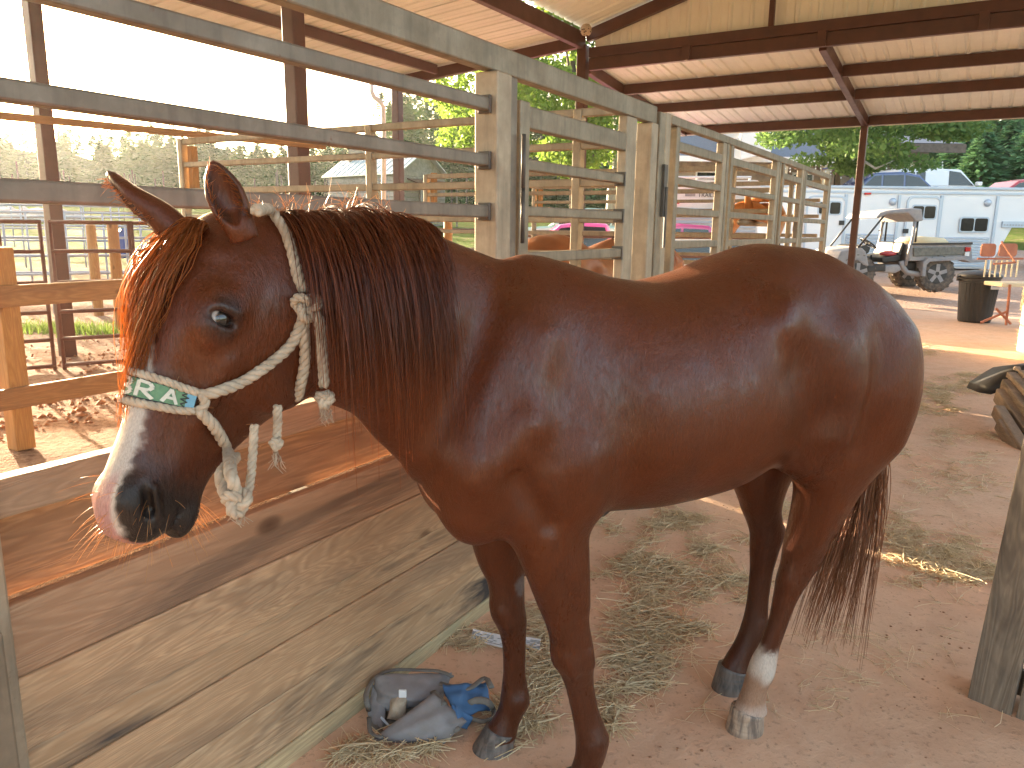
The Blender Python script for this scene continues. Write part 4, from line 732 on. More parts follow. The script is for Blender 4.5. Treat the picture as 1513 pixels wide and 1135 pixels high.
uprism('floor_pan', [(1282, 393), (1309, 391), (1309, 401), (1282, 402)], 'black', .0, WU); uprism('fuel_tank', [(1306, 392), (1330, 391), (1334, 399), (1324, 404), (1306, 403)], 'utv_grey', .03, .5, .03); uprism('engine', [(1336, 388), (1368, 388), (1408, 387), (1408, 394), (1365, 402), (1338, 398)], 'black', .2, WU-.2, .02)
obj('exhaust', MB().tube([U(1334, 386, .06), U(1336, 396, .06), U(1342, 403, .06), U(1362, 406, .06), U(1372, 400, .2)], .06, 10), M['utv_grey'], ut, smooth=True)
obj('shifter', MB().tube([U(1301, 390, .5), U(1303, 378, .5)], .02, 6), M['black'], ut); rag = MB(); rag.lathe([(0, -.05), (.14, -.03), (.16, .03), (.05, .07), (0, .06)], U(1322, 376, .3), 9, sx=1.2); tag(obj('red_rag', rag, M['red_car'], smooth=True), 'red rag lying on the seat of the utility vehicle', 'rag')
# ---------------------------------------------------------------- trash can, chairs, hay, lumber at the right
FB = 13.3; cb = at(1459, 478, FB); cb[2] = .0
bc = at(1459, 440, FB); sc = FB/1136; gzc = at(1459, 478, FB)[2]; hc = at(1459, 411, FB)[2]-gzc
tc = thing('trash_can', 'black plastic trash can with a domed lid by the red metal chairs', 'trash can', (bc[0], FB, gzc)); c3 = (bc[0], FB+.3, gzc)
obj('bin', MB().lathe([(.0, .01), (.25, .0), (.262, .03), (.29, hc*.5), (.312, hc*.9), (.325, hc*.91), (.33, hc)], c3, 28), M['black'], tc, smooth=False)
obj('lid', MB().lathe([(.335, hc-.02), (.35, hc), (.35, hc+.035), (.32, hc+.06), (.22, hc+.10), (.1, hc+.12), (0, hc+.125)], c3, 28), M['black'], tc, smooth=True)
obj('lid_rib', MB().beam((c3[0]+.05, c3[1]-.33, hc+gzc+.06), (c3[0]-.02, c3[1]-.02, hc+gzc+.135), .035, .02), M['utv_grey'], tc); obj('handle', MB().tube([(c3[0]-.31, c3[1], gzc+hc-.06), (c3[0]-.40, c3[1]-.02, gzc+hc-.05), (c3[0]-.40, c3[1]-.02, gzc+hc+.0), (c3[0]-.33, c3[1], gzc+hc+.01)], .02, 6), M['black'], tc)
for k in range(12): a = -2.75+k*.2; obj('rib', MB().beam((c3[0]+.255*math.cos(a), c3[1]+.255*math.sin(a), gzc+.04), (c3[0]+.312*math.cos(a), c3[1]+.312*math.sin(a), gzc+hc*.88), .014, .014), M['black'], tc)
la = at(1465, 418, FB-.02); lb = at(1481, 428, FB-.02); obj('label_sticker', MB().box(la[0], lb[0], FB-.03, FB-.02, lb[2], la[2]), M['paper'], tc); ib = MB()
for k in range(4): z = la[2]-.022-.02*k; ib.box(la[0]+.02, lb[0]-.03*(1+k % 2), FB-.034, FB-.0305, z-.005, z)
obj('label_print', ib, M['ink'], tc)
FG = 12.6; K = lambda px, py, dy=0.: at(px, py, FG)+vec(0, dy, 0); gzg = K(1480, 482)[2]
ch = thing('metal_glider_chair', 'faded orange metal lawn chairs joined as a glider with cream slats', 'chair', (K(1500, 480)[0], FG, gzg))
for a, b in ((1476, 1501), (1504, 1534)):
    A_ = K(a, 381); B_ = K(b, 361); P = rrect(A_[0], B_[0], A_[2], B_[2], .05); obj('backrest', MB().prism(P, lambda u, v: (u, FG+.5, v), lambda u, v: (u, FG+.53, v)), M['orange'], ch); 
obj('frame', MB().tube([K(1470, 384, .48), K(1540, 384, .48)], .018, 6), M['orange'], ch); obj('armrest', MB().tube([K(1468, 390, 0), K(1500, 388, 0), K(1503, 358, .4)], .018, 6), M['orange'], ch)
for k in range(7): A_ = K(1478+k*8.2, 412, .45); B_ = K(1478+k*8.2+5.4, 386, .45); obj('slat', MB().box(A_[0], B_[0], FG+.45, FG+.47, A_[2], B_[2]), M['cream'], ch)
obj('seat', MB().box(K(1478, 420)[0], K(1545, 420)[0], FG-.05, FG+.45, K(1490, 424)[2], K(1490, 418)[2]), M['cream'], ch, bevel=.01)
for a, b in (((1489, 420), (1483, 480)), ((1484, 460), (1446, 476)), ((1468, 455), (1490, 478)), ((1530, 420), (1530, 480))): obj('leg', MB().tube([K(*a, -.06), K(*b, -.06)], .02, 6), M['orange'], ch)
ck = MB(); A_ = K(1491, 455, -.35); ck.box(A_[0], A_[0]+.65, FG-.75, FG-.25, A_[2], A_[2]+.38); co = tag(obj('ice_chest', ck, M['cream'], None, bevel=.03), 'cream ice chest standing in front of the orange chairs', 'ice chest')
def hay_stack(o_name, label, c, sx, sy, sz, n, m):
    t = thing(o_name, label, 'hay bale', c); obj('core', MB().box(c[0], c[0]+sx, c[1], c[1]+sy, c[2], c[2]+sz), M['straw'], t, bevel=.03); P = []
    for i in range(n):
        f = RNG.integers(3); q = vec(c[0]+RNG.uniform(0, sx), c[1]+RNG.uniform(0, sy), c[2]+RNG.uniform(0, sz))
        if f == 0: q[0] = c[0]
        elif f == 1: q[1] = c[1]
        else: q[2] = c[2]+sz
        d = RNG.normal(size=3); d = unit(d)*RNG.uniform(.03, .09); P.append([q-d*.5, q, q+d*.5])
    strands('straw', np.array(P), .0022, .0012, M[m], t, WORLD); return t
hb = at(1497, 530, 9.2)+vec(.34, 0, 0); hay_late = (hb, .9, .5, .62)
FL = 6.3; tb = at(1466, 582, 6.2); tp = MB(); pts = [(1464, 583), (1469, 572), (1484, 562), (1500, 552), (1516, 543), (1535, 540), (1535, 560), (1500, 568), (1480, 578)]
for lo in (0,):
    P = [at(*q, 6.2) for q in pts]; c = np.mean(P, 0); R = [[p+vec(0, .0, 0) for p in P], [c+(p-c)*1.05+vec(0, .15, -.01) for p in P], [c+(p-c)*.8+vec(0, .4, -.05) for p in P]]; tp.rings(R)
tarp_o = tag(obj('black_tarp', tp, M['black'], smooth=True), 'black tarp slumped over the brown timbers at the right edge', 'tarp')
lm = thing('lumber_stack', 'stack of rough brown timbers at the right edge under the black tarp', 'lumber', at(1500, 655, 5.9))
for i, (a, b, w, h) in enumerate([((1476, 583, 6.15), (1550, 690, 5.2), .07, .12), ((1484, 570, 6.2), (1560, 668, 5.25), .07, .13), ((1492, 560, 6.25), (1575, 650, 5.3), .08, .14), ((1474, 606, 5.9), (1530, 695, 5.2), .08, .10), ((1480, 626, 5.75), (1520, 690, 5.3), .09, .10), ((1502, 552, 6.3), (1590, 630, 5.4), .08, .14)]): obj('timber', MB().beam(at(*a), at(*b), w, h), M['brown_wood'], lm, bevel=.012)
# ---- implicit-surface modelling of animals -------------------------------------------------
def smooth_table(tt, cols, n=72):
    tt = np.asarray(tt, float); cols = np.asarray(cols, float)
    T = np.linspace(tt[0], tt[-1], n); out = np.empty((n, cols.shape[1]))
    h = np.diff(tt)
    for j in range(cols.shape[1]):
        y = cols[:, j]; dl = np.diff(y)/h
        m = np.empty_like(y); m[0] = dl[0]; m[-1] = dl[-1]
        for i in range(1, len(y)-1):
            m[i] = 0 if dl[i-1]*dl[i] <= 0 else (h[i-1]+h[i])/(h[i-1]/dl[i]+h[i]/dl[i-1])
        k = np.clip(np.searchsorted(tt, T)-1, 0, len(h)-1); s = (T-tt[k])/h[k]
        out[:, j] = (2*s**3-3*s**2+1)*y[k]+(s**3-2*s**2+s)*h[k]*m[k]+(-2*s**3+3*s**2)*y[k+1]+(s**3-s**2)*h[k]*m[k+1]
    return T, out
class Loft:
    """tapering body along an axis; stations (t, cu, cs, ru, rd, rs, p)"""
    def __init__(s, A, e, U, st):
        s.A = np.asarray(A, float); s.e = unit(e); U = np.asarray(U, float); s.U = unit(U-(U@s.e)*s.e); s.S = np.cross(s.U, s.e)
        st = sorted(st); s.T, s.tab = smooth_table([q[0] for q in st], [q[1:] for q in st])
        ts = np.linspace(s.T[0], s.T[-1], 10); P = []
        for t in ts:
            c = [np.interp(t, s.T, s.tab[:, j]) for j in range(5)]
            for a in (-1, 1):
                for b in (-1, 1):
                    P.append(s.A+t*s.e+(c[0]+(c[2] if a > 0 else -c[3]))*s.U+(c[1]+b*c[4])*s.S)
        P = np.array(P); s.lo = P.min(0); s.hi = P.max(0)
    def d(s, X):
        v = X-s.A; t = v@s.e; c = [np.interp(t, s.T, s.tab[:, j]) for j in range(6)]
        u = v@s.U-c[0]; w = v@s.S-c[1]; r = np.where(u > 0, c[2], c[3]); p = c[5]
        a = np.abs(u)/r; b = np.abs(w)/c[4]
        q = np.maximum((a**p+b**p)**(1/p), 1e-4); L = np.hypot(u, w)
        d = np.where(q > .05, L*(1-1/q), -np.minimum(r, c[4]))
        dt = np.maximum(np.maximum(s.T[0]-t, t-s.T[-1]), 0)
        return np.where(dt > 0, np.hypot(np.maximum(d, 0), dt)+np.minimum(d, 0)*0, d)
class Ball:
    def __init__(s, c, r, M=None):
        s.c = np.asarray(c, float); s.r = np.asarray(r, float)*np.ones(3); s.M = np.eye(3) if M is None else np.asarray(M, float)
        m = s.r.max(); s.lo = s.c-m; s.hi = s.c+m
    def d(s, X):
        v = (X-s.c)@s.M.T; k0 = np.linalg.norm(v/s.r, axis=1); k1 = np.linalg.norm(v/s.r**2, axis=1)
        return k0*(k0-1)/np.maximum(k1, 1e-6)
class Cap:
    def __init__(s, a, b, ra, rb):
        s.a = np.asarray(a, float); s.b = np.asarray(b, float); s.ra = ra; s.rb = rb; m = max(ra, rb)
        s.lo = np.minimum(s.a, s.b)-m; s.hi = np.maximum(s.a, s.b)+m
    def d(s, X):
        ab = s.b-s.a; h = np.clip((X-s.a)@ab/(ab@ab), 0, 1)
        return np.linalg.norm(X-s.a-h[:, None]*ab, axis=1)-(s.ra+(s.rb-s.ra)*h)
class Bulge:
    def __init__(s, a, b, r, amp):
        s.a = np.asarray(a, float); s.b = np.asarray(b, float)+1e-5; s.r = r; s.amp = amp
        s.lo = np.minimum(s.a, s.b)-2.2*r; s.hi = np.maximum(s.a, s.b)+2.2*r
    def v(s, X):
        ab = s.b-s.a; h = np.clip((X-s.a)@ab/(ab@ab), 0, 1)
        q = np.linalg.norm(X-s.a-h[:, None]*ab, axis=1)/s.r
        return s.amp*np.exp(-1.4*q*q)
def sdf(X, ops):
    """ops: (kind, prim, k) with kind + union, - cut, ~ bulge; X (n,3)"""
    D = np.full(len(X), .3)
    lo = X.min(0); hi = X.max(0)
    for kind, pr, k in ops:
        m = .05+k
        if np.any(pr.lo-m > hi) or np.any(pr.hi+m < lo): continue
        idx = np.nonzero(np.all((X > pr.lo-m) & (X < pr.hi+m), axis=1))[0]
        if len(idx) == 0: continue
        Y = X[idx]; d = D[idx]
        if kind == '~': D[idx] = d-pr.v(Y); continue
        e = pr.d(Y)
        if kind == '+':
            h = np.maximum(k-np.abs(d-e), 0)/max(k, 1e-6); D[idx] = np.minimum(d, e)-h*h*k*.25
        else:
            e = -e; h = np.maximum(k-np.abs(d-e), 0)/max(k, 1e-6); D[idx] = np.maximum(d, e)+h*h*k*.25
    return D
def mesh_sdf(ops, lo, hi, cell):
    """surface nets over the blocks that the surface crosses"""
    B = 8; lo = np.asarray(lo, float); nb = np.ceil((np.asarray(hi)-lo)/(cell*B)).astype(int)
    I = np.stack(np.meshgrid(*[np.arange(n) for n in nb], indexing='ij'), -1).reshape(-1, 3)
    cd = sdf(lo+(I+.5)*cell*B, ops)
    n = nb*B+1
    G = np.repeat(np.repeat(np.repeat(np.where(cd.reshape(nb) > 0, 1., -1.).astype(np.float32), B, 0), B, 1), B, 2)
    G = np.pad(G, ((0, 1), (0, 1), (0, 1)), mode='edge')
    act = I[np.abs(cd) < cell*B*1.0+.03]
    off = np.stack(np.meshgrid(*[np.arange(B+1)]*3, indexing='ij'), -1).reshape(-1, 3)
    # slabs along x keep the bounding tests effective
    act = act[np.lexsort((act[:, 1], act[:, 2], act[:, 0]))]
    for i in range(0, len(act), 40):
        a = act[i:i+40]; Q = (a[:, None, :]*B+off[None]).reshape(-1, 3)
        G[Q[:, 0], Q[:, 1], Q[:, 2]] = sdf(lo+Q*cell, ops)
    S = G < 0
    c = np.zeros(tuple(n-1), np.int8)
    for dx in (0, 1):
        for dy in (0, 1):
            for dz in (0, 1): c += S[dx:n[0]-1+dx, dy:n[1]-1+dy, dz:n[2]-1+dz]
    cells = np.argwhere((c > 0) & (c < 8))
    vid = np.full(tuple(n-1), -1, np.int32); vid[cells[:, 0], cells[:, 1], cells[:, 2]] = np.arange(len(cells))
    acc = np.zeros((len(cells), 3)); cnt = np.zeros(len(cells))
    for a in (0, 1):
        for b in (0, 1):
            for ax in range(3):
                o0 = [a, b]; o0.insert(ax, 0); o1 = [a, b]; o1.insert(ax, 1)
                g0 = G[tuple((cells+o0).T)]; g1 = G[tuple((cells+o1).T)]; m = (g0 < 0) != (g1 < 0)
                t = g0[m]/(g0[m]-g1[m]); p = np.repeat(np.array(o0, float)[None], m.sum(), 0); p[:, ax] += t
                acc[m] += p; cnt[m] += 1
    V = lo+(cells+acc/cnt[:, None])*cell
    F = []
    for ax in range(3):
        b, d = (ax+1) % 3, (ax+2) % 3
        s0 = [slice(1, -1)]*3; s1 = [slice(1, -1)]*3; s0[ax] = slice(0, -1); s1[ax] = slice(1, None)
        A0 = S[tuple(s0)]; A1 = S[tuple(s1)]; e = np.argwhere(A0 != A1)
        base = e.copy(); base[:, b] += 1; base[:, d] += 1
        q = []
        for ob, od in ((0, 0), (-1, 0), (-1, -1), (0, -1)):
            z = base.copy(); z[:, b] += ob; z[:, d] += od; q.append(vid[z[:, 0], z[:, 1], z[:, 2]])
        q = np.stack(q, 1); fl = A0[e[:, 0], e[:, 1], e[:, 2]]; q[~fl] = q[~fl][:, ::-1]; F.append(q)
    F = np.concatenate(F); F = F[(F >= 0).all(1)]
    return V, F
def relax(V, F, it=2, w=.5):
    E = np.concatenate([F[:, [0, 1]], F[:, [1, 2]], F[:, [2, 3]], F[:, [3, 0]]])
    for _ in range(it):
        s = np.zeros_like(V); c = np.zeros(len(V))
        for a, b in ((0, 1), (1, 0)):
            for j in range(3): s[:, j] += np.bincount(E[:, a], V[E[:, b], j], len(V))
            c += np.bincount(E[:, a], minlength=len(V))
        V = V+w*(s/c[:, None]-V)
    return V
# ---- the horse ---------------------------------------------------------------------------
def head_frame(P0, yaw, pitch, roll=0.):
    f = vec(math.cos(yaw), math.sin(yaw), 0); X = math.sin(pitch)*f-math.cos(pitch)*vec(0, 0, 1)
    Z = math.cos(pitch)*f+math.sin(pitch)*vec(0, 0, 1); Y = np.cross(Z, X)
    c, s = math.cos(roll), math.sin(roll); X, Y = c*X+s*Y, c*Y-s*X
    return np.asarray(P0, float), np.stack([X, Y, Z])       # rows: head axes in body space
def leg(rows):
    """rows (z, x_front, x_back, y, half_width)"""
    return Loft((0, 0, 0), (0, 0, -1), (1, 0, 0), [(-z, (xf+xb)/2, y, (xf-xb)/2, (xf-xb)/2, w, 2.1) for z, xf, xb, y, w in rows])
HEAD = head_frame((.7385, .270, 1.567), math.radians(29), math.radians(29.5), math.radians(6.5))
def horse_ops(neck=None, head=HEAD, ears=True):
    o = []
    # trunk: (x, top, bottom, z of widest, half width, p)
    T = [(.285, 1.10, .93, 1.02, .06, 2), (.255, 1.2, .86, 1.0, .13, 2), (.19, 1.27, .80, 1.0, .18, 2.1), (.1, 1.36, .775, 1.0, .205, 2.1), (0, 1.475, .785, 1.02, .222, 1.85), (-.08, 1.47, .795, 1.03, .245, 1.8),
         (-.15, 1.452, .80, 1.04, .268, 1.9), (-.25, 1.425, .80, 1.06, .295, 2.05), (-.36, 1.418, .80, 1.08, .312, 2.1), (-.48, 1.445, .81, 1.1, .315, 2.1), (-.58, 1.482, .825, 1.12, .305, 2.1), (-.67, 1.508, .86, 1.15, .292, 2.1),
         (-.75, 1.513, .90, 1.17, .285, 2.1), (-.86, 1.503, .94, 1.17, .285, 2.1), (-.96, 1.467, .94, 1.15, .278, 2.1), (-1.04, 1.42, .94, 1.14, .25, 2.1), (-1.11, 1.355, .96, 1.14, .205, 2.1), (-1.155, 1.29, .99, 1.14, .15, 2.1), (-1.185, 1.22, 1.04, 1.14, .07, 2)]
    o.append(('+', Loft((0, 0, 0), (1, 0, 0), (0, 0, 1), [(x, zc, 0, t-zc, zc-b, w, p) for x, t, b, zc, w, p in T]), .0))
    # neck
    N = neck or [(.05, 0, 1.2, .25, .3, .16), (.2, .005, 1.235, .27, .3, .145), (.315, .05, 1.29, .255, .255, .12), (.41, .135, 1.36, .215, .22, .10), (.49, .215, 1.39, .195, .2, .088), (.58, .275, 1.41, .17, .17, .072), (.65, .295, 1.425, .15, .15, .062), (.71, .30, 1.43, .12, .13, .052)]
    A = vec(*N[0][:3]); e = unit(vec(*N[-1][:3])-A); U = vec(0, 0, 1); U = unit(U-(U@e)*e); S = np.cross(U, e)
    o.append(('+', Loft(A, e, U, [((vec(*n[:3])-A)@e, (vec(*n[:3])-A)@U, (vec(*n[:3])-A)@S, n[3], n[4], n[5], 1.9) for n in N]), .09))
    for s in (1, -1):                                                    # muscle masses both sides
        o += [('+', Cap((.04, s*.09, 1.30), (.17, s*.115, 1.02), .08, .10), .08), ('+', Ball((-.02, s*.13, .98), (.16, .105, .17)), .08),
              ('+', Ball((.165, s*.10, .90), (.09, .09, .12)), .06), ('+', Ball((-.95, s*.135, 1.1), (.2, .145, .27)), .1), ('+', Ball((-.82, s*.14, .99), (.11, .1, .13)), .08)]
    o += [('~', Bulge((.3, 0, 1.1), (.3, 0, .86), .04, -.015), 0)]
    # legs
    nf = [(.98, .10, -.12, .15, .07), (.88, .10, -.128, .155, .078), (.79, .083, -.118, .155, .07), (.69, .044, -.122, .152, .064), (.6, .008, -.13, .148, .055), (.53, -.02, -.135, .146, .047), (.48, -.034, -.146, .145, .046), (.435, -.042, -.152, .145, .047), (.39, -.062, -.152, .146, .039),
          (.34, -.08, -.157, .147, .032), (.28, -.094, -.17, .148, .03), (.22, -.106, -.192, .149, .036), (.18, -.112, -.206, .149, .041), (.14, -.112, -.198, .15, .038), (.1, -.102, -.185, .15, .037), (.06, -.08, -.18, .15, .045), (.045, -.075, -.178, .15, .048)]
    of = [(.98, .14, -.08, -.13, .07), (.88, .14, -.085, -.132, .078), (.79, .13, -.07, -.13, .07), (.675, .098, -.065, -.128, .062), (.6, .075, -.06, -.126, .054), (.545, .05, -.058, -.124, .047), (.47, .038, -.06, -.122, .046), (.43, .03, -.066, -.122, .047), (.38, .012, -.066, -.122, .038),
          (.32, .002, -.066, -.122, .032), (.26, .0, -.066, -.122, .031), (.2, .004, -.074, -.122, .036), (.155, .008, -.082, -.122, .041), (.11, .025, -.06, -.122, .037), (.075, .05, -.045, -.122, .042), (.05, .065, -.04, -.122, .05)]
    nh = [(1.0, -.82, -1.09, .13, .1), (.92, -.815, -1.065, .135, .105), (.86, -.818, -1.03, .13, .1), (.79, -.825, -1.0, .125, .088), (.69, -.82, -.965, .113, .072), (.62, -.81, -.94, .105, .058), (.57, -.806, -.93, .1, .048), (.52, -.797, -.9, .097, .044), (.46, -.795, -.868, .092, .036),
          (.38, -.785, -.848, .087, .028), (.3, -.765, -.83, .081, .028), (.25, -.742, -.825, .077, .035), (.21, -.735, -.82, .074, .038), (.16, -.725, -.80, .071, .034), (.11, -.71, -.80, .069, .038), (.075, -.695, -.81, .068, .045)]
    oh = [(1.0, -.82, -1.16, -.13, .1), (.92, -.80, -1.12, -.135, .105), (.84, -.79, -1.06, -.135, .1), (.75, -.795, -.985, -.135, .085), (.66, -.835, -.965, -.134, .066), (.6, -.862, -.985, -.134, .05), (.56, -.875, -.993, -.134, .046), (.5, -.88, -.978, -.134, .042), (.42, -.885, -.962, -.134, .034),
          (.33, -.882, -.957, -.134, .031), (.26, -.875, -.958, -.134, .037), (.215, -.865, -.955, -.134, .041), (.165, -.84, -.925, -.134, .037), (.12, -.81, -.905, -.134, .039), (.085, -.79, -.905, -.134, .047)]
    for L in (nf, of): o.append(('+', leg(L), .05))
    for L in (nh, oh): o.append(('+', leg(L), .06))
    for x, y in ((-.10, .145), (-.02, -.122)): pass
    # knee / hock / fetlock forms
    o += [('~', Bulge((-.035, .146, .435), (-.035, .146, .46), .035, .008), 0), ('~', Bulge((.04, -.122, .45), (.04, -.122, .47), .035, .008), 0),
          ('~', Bulge((-.94, .1, .575), (-.93, .1, .55), .03, .01), 0), ('~', Bulge((-1.0, -.134, .575), (-.99, -.134, .55), .03, .012), 0),
          ('~', Bulge((-.125, .185, .36), (-.14, .185, .24), .016, -.005), 0), ('~', Bulge((-.04, -.085, .36), (-.045, -.085, .22), .016, -.005), 0)]
    # tendons, knee and hock bones
    for a, b, r, m in [((-.10, .185, .40), (-.135, .19, .20), .018, -.006), ((-.055, .19, .46), (-.075, .19, .41), .022, .007), ((-.13, .185, .46), (-.14, .185, .43), .022, .006), ((-.15, .19, .19), (-.155, .19, .16), .028, .006), ((-.03, .205, .70), (-.07, .20, .56), .028, -.006), ((-.10, .21, .75), (-.11, .20, .6), .035, .007),
                       ((.005, -.075, .40), (-.03, -.08, .20), .018, -.006), ((.03, -.08, .47), (.01, -.08, .42), .022, .007), ((-.04, -.085, .17), (-.04, -.085, .15), .026, .006), ((-.855, .13, .6), (-.845, .13, .52), .03, -.006), ((-.83, .12, .5), (-.815, .115, .26), .016, -.006), ((-.80, .14, .56), (-.80, .14, .52), .025, .006), ((-.78, .11, .21), (-.775, .105, .19), .026, .006),
                       ((-.925, -.095, .5), (-.92, -.095, .28), .017, -.006), ((-.90, -.09, .58), (-.89, -.09, .54), .028, .007), ((-.87, .205, .86), (-.86, .17, .66), .035, .008), ((-.93, .20, .84), (-.915, .16, .66), .025, -.007)]: o.append(('~', Bulge(a, b, r, m), 0))
    # surface relief
    for s in (1, -1):
        for a, b, r, m in [((-.13, .235, 1.34), (-.17, .28, .92), .06, -.014), ((.13, .15, 1.40), (.29, .19, 1.08), .05, -.013), ((-.62, .25, 1.36), (-.60, .26, 1.33), .06, .016), ((-.66, .29, 1.2), (-.72, .29, 1.08), .09, -.022),
                           ((-.90, .30, 1.28), (-.87, .28, .98), .045, -.013), ((-.80, .26, 1.28), (-.82, .27, 1.02), .07, .012), ((-1.03, .27, 1.28), (-1.02, .26, .98), .07, .012), ((-.06, .23, 1.0), (-.10, .23, .9), .07, .012), ((.08, .23, 1.1), (.2, .21, .98), .06, .012),
                           ((.02, .2, 1.3), (.06, .22, 1.12), .05, .008), ((.10, .22, .98), (.02, .22, .86), .04, -.012), ((-.2, .27, .86), (-.55, .28, .86), .06, -.006)]:
            o.append(('~', Bulge((a[0], s*a[1], a[2]), (b[0], s*b[1], b[2]), r, m*1.8), 0))
    o += [('~', Bulge((.57, .40, 1.27), (.36, .19, 1.07), .035, -.009), 0), ('~', Bulge((.55, .38, 1.40), (.34, .16, 1.26), .06, .006), 0)]
    # head
    P0, M = head; hs = HS
    def W(x, y, z): return P0+hs*vec(x, y, z)@M
    def HB(x, y, z, r): return Ball(W(x, y, z), hs*vec(*r), M)
    def HL(rows): return Loft(P0, M[0], M[2], [(x*hs, hs*(t+b)/2, 0, hs*(t-b)/2, hs*(t-b)/2, hs*w, p) for x, t, b, w, p in rows])
    def HC(a, b, ra, rb): return Cap(W(*a), W(*b), ra*hs, rb*hs)
    def HG(a, b, r, m): return Bulge(W(*a), W(*b), r*hs, m*hs)
    o.append(('+', HL([(-.03, -.03, -.12, .045, 2), (0, .0, -.15, .065, 2.1), (.05, .02, -.17, .09, 2.2), (.1, .03, -.185, .106, 2.4), (.16, .032, -.19, .112, 2.5), (.21, .026, -.185, .105, 2.5), (.27, .014, -.165, .085, 2.3), (.34, .002, -.14, .064, 2.2), (.4, -.004, -.13, .055, 2.1), (.46, -.006, -.128, .054, 2.2), (.51, -.008, -.125, .056, 2.2), (.54, -.018, -.115, .052, 2.1), (.56, -.04, -.10, .034, 2)]), .05))
    o.append(('+', HL([(.03, -.06, -.20, .05, 2), (.08, -.06, -.26, .066, 2), (.14, -.06, -.295, .078, 2.2), (.2, -.06, -.302, .078, 2.2), (.26, -.06, -.28, .067, 2.1), (.32, -.05, -.24, .054, 2), (.39, -.05, -.20, .043, 2), (.45, -.05, -.178, .039, 2), (.5, -.06, -.178, .039, 2), (.535, -.07, -.165, .028, 2)]), .03))
    for s in (1, -1):
        o += [('+', HB(.18, s*.062, -.185, (.12, .038, .11)), .03),                     # cheek
              ('+', HB(.185, s*.092, -.036, (.052, .027, .036)), .025),                   # orbit
              ('+', HC((.25, s*.084, -.085), (.35, s*.053, -.09), .014, .008), .03),     # facial crest
              ('+', HC((.16, s*.092, -.06), (.06, s*.08, -.075), .018, .014), .025),      # cheekbone arch
              ('~', HG((.10, s*.075, -.02), (.13, s*.075, -.03), .03, -.010), 0),
              ('~', HG((.29, s*.07, -.03), (.42, s*.05, -.06), .03, -.007), 0),
              ('+', HB(.5, s*.042, -.05, (.036, .018, .034)), .02),                     # nostril wing
              ('+', HB(.525, s*.02, -.09, (.035, .032, .03)), .02)]
        o += [('-', HC((.475, s*.064, -.04), (.513, s*.058, -.068), .007, .0135), .008), ('+', HC((.477, s*.063, -.056), (.52, s*.058, -.084), .006, .007), .006),
              ('-', HC((.575, s*.004, -.122), (.465, s*.058, -.132), .003, .004), .006),    # mouth
              ('-', HB(.188, s*.116, -.038, (.0135, .024, .0225)), .005),                   # eye opening
              ('~', HG((.172, s*.117, -.058), (.172, s*.115, -.016), .010, .006), 0),
              ('~', HG((.208, s*.113, -.058), (.208, s*.112, -.018), .010, .003), 0),
              ('~', HG((.155, s*.112, -.06), (.155, s*.110, -.016), .006, -.002), 0)]
    o += [('+', HB(.515, 0, -.155, (.034, .034, .022)), .02), ('+', HB(.545, 0, -.07, (.028, .042, .042)), .02)]
    if ears:
        for b, tip, op in EARS:
            b = vec(*b); tip = vec(*tip); e = unit(tip-b); Lh = np.linalg.norm(tip-b); op = vec(*op); k = Lh/.165
            st = [(-.03, 0, 0, .028, .028, .028, 2), (.01, 0, 0, .031, .031, .031, 2), (.05, .004, 0, .03, .03, .036, 2), (.085, .006, 0, .025, .026, .037, 2), (.12, .002, 0, .018, .02, .029, 2), (.15, -.004, 0, .011, .013, .016, 2), (.165, -.008, 0, .004, .004, .005, 2)]
            o.append(('+', Loft(b, e, op, [(k*r[0], k*1.15*r[1], 0, k*1.15*r[3], k*1.15*r[4], k*1.22*r[5], r[6]) for r in st]), .016))
            st = [(.012, .03, 0, .02, .012, .006, 2), (.03, .028, 0, .03, .024, .016, 2), (.05, .026, 0, .03, .034, .025, 2), (.085, .024, 0, .03, .033, .0275, 2), (.12, .018, 0, .03, .024, .0205, 2), (.146, .01, 0, .02, .013, .009, 2), (.158, .008, 0, .01, .006, .003, 2)]
            o.append(('-', Loft(b, e, op, [(k*r[0], k*1.15*r[1], 0, k*1.15*r[3], k*1.15*r[4], k*1.22*r[5], r[6]) for r in st]), .006))
    return o
HS = 1.027
EARS = [((0.6832, 0.3858, 1.5426), (0.7239, 0.3862, 1.655), (0.218, 0.987, 0.1)), ((0.8016, 0.2814, 1.5502), (0.9015, 0.2431, 1.633), (0.861, 0.151, -0.5))]
# ---------------------------------------------------------------- the chestnut horse
HA = math.radians(21); HO = vec(.03, 1.95, 0)
HORSE = np.array([[-math.cos(HA), math.sin(HA), 0, HO[0]], [-math.sin(HA), -math.cos(HA), 0, HO[1]], [0, 0, 1, 0], [0, 0, 0, 1.]])
def to_h(p): return HORSE[:3, :3].T @ (np.asarray(p, float)-HO)
def from_h(p): return np.asarray(p, float) @ HORSE[:3, :3].T+HO
OPS = horse_ops()
HT = thing('horse', 'chestnut horse with a white blaze and one white sock, wearing a rope halter', 'horse', HO, HA+math.pi)
V, F = mesh_sdf(OPS, (-1.4, -.45, -.02), (1.1, .75, 1.85), .005); V = relax(V, F, 3, .45)
keep = V[:, 2] > .05
P0, HM = HEAD; hd = ((V-P0)@HM.T)/HS                       # every vertex in head axes
def sst(a, b, x): t = np.clip((x-a)/(b-a), 0, 1); return t*t*(3-2*t)
def n3(p, s, seed=0.): return (vnoise(p[:, 0]+p[:, 2]*.7, p[:, 1]-p[:, 2]*.4, s, seed)+vnoise(p[:, 2]+5, p[:, 0]*.8+p[:, 1]*.6, s, seed+2))/2
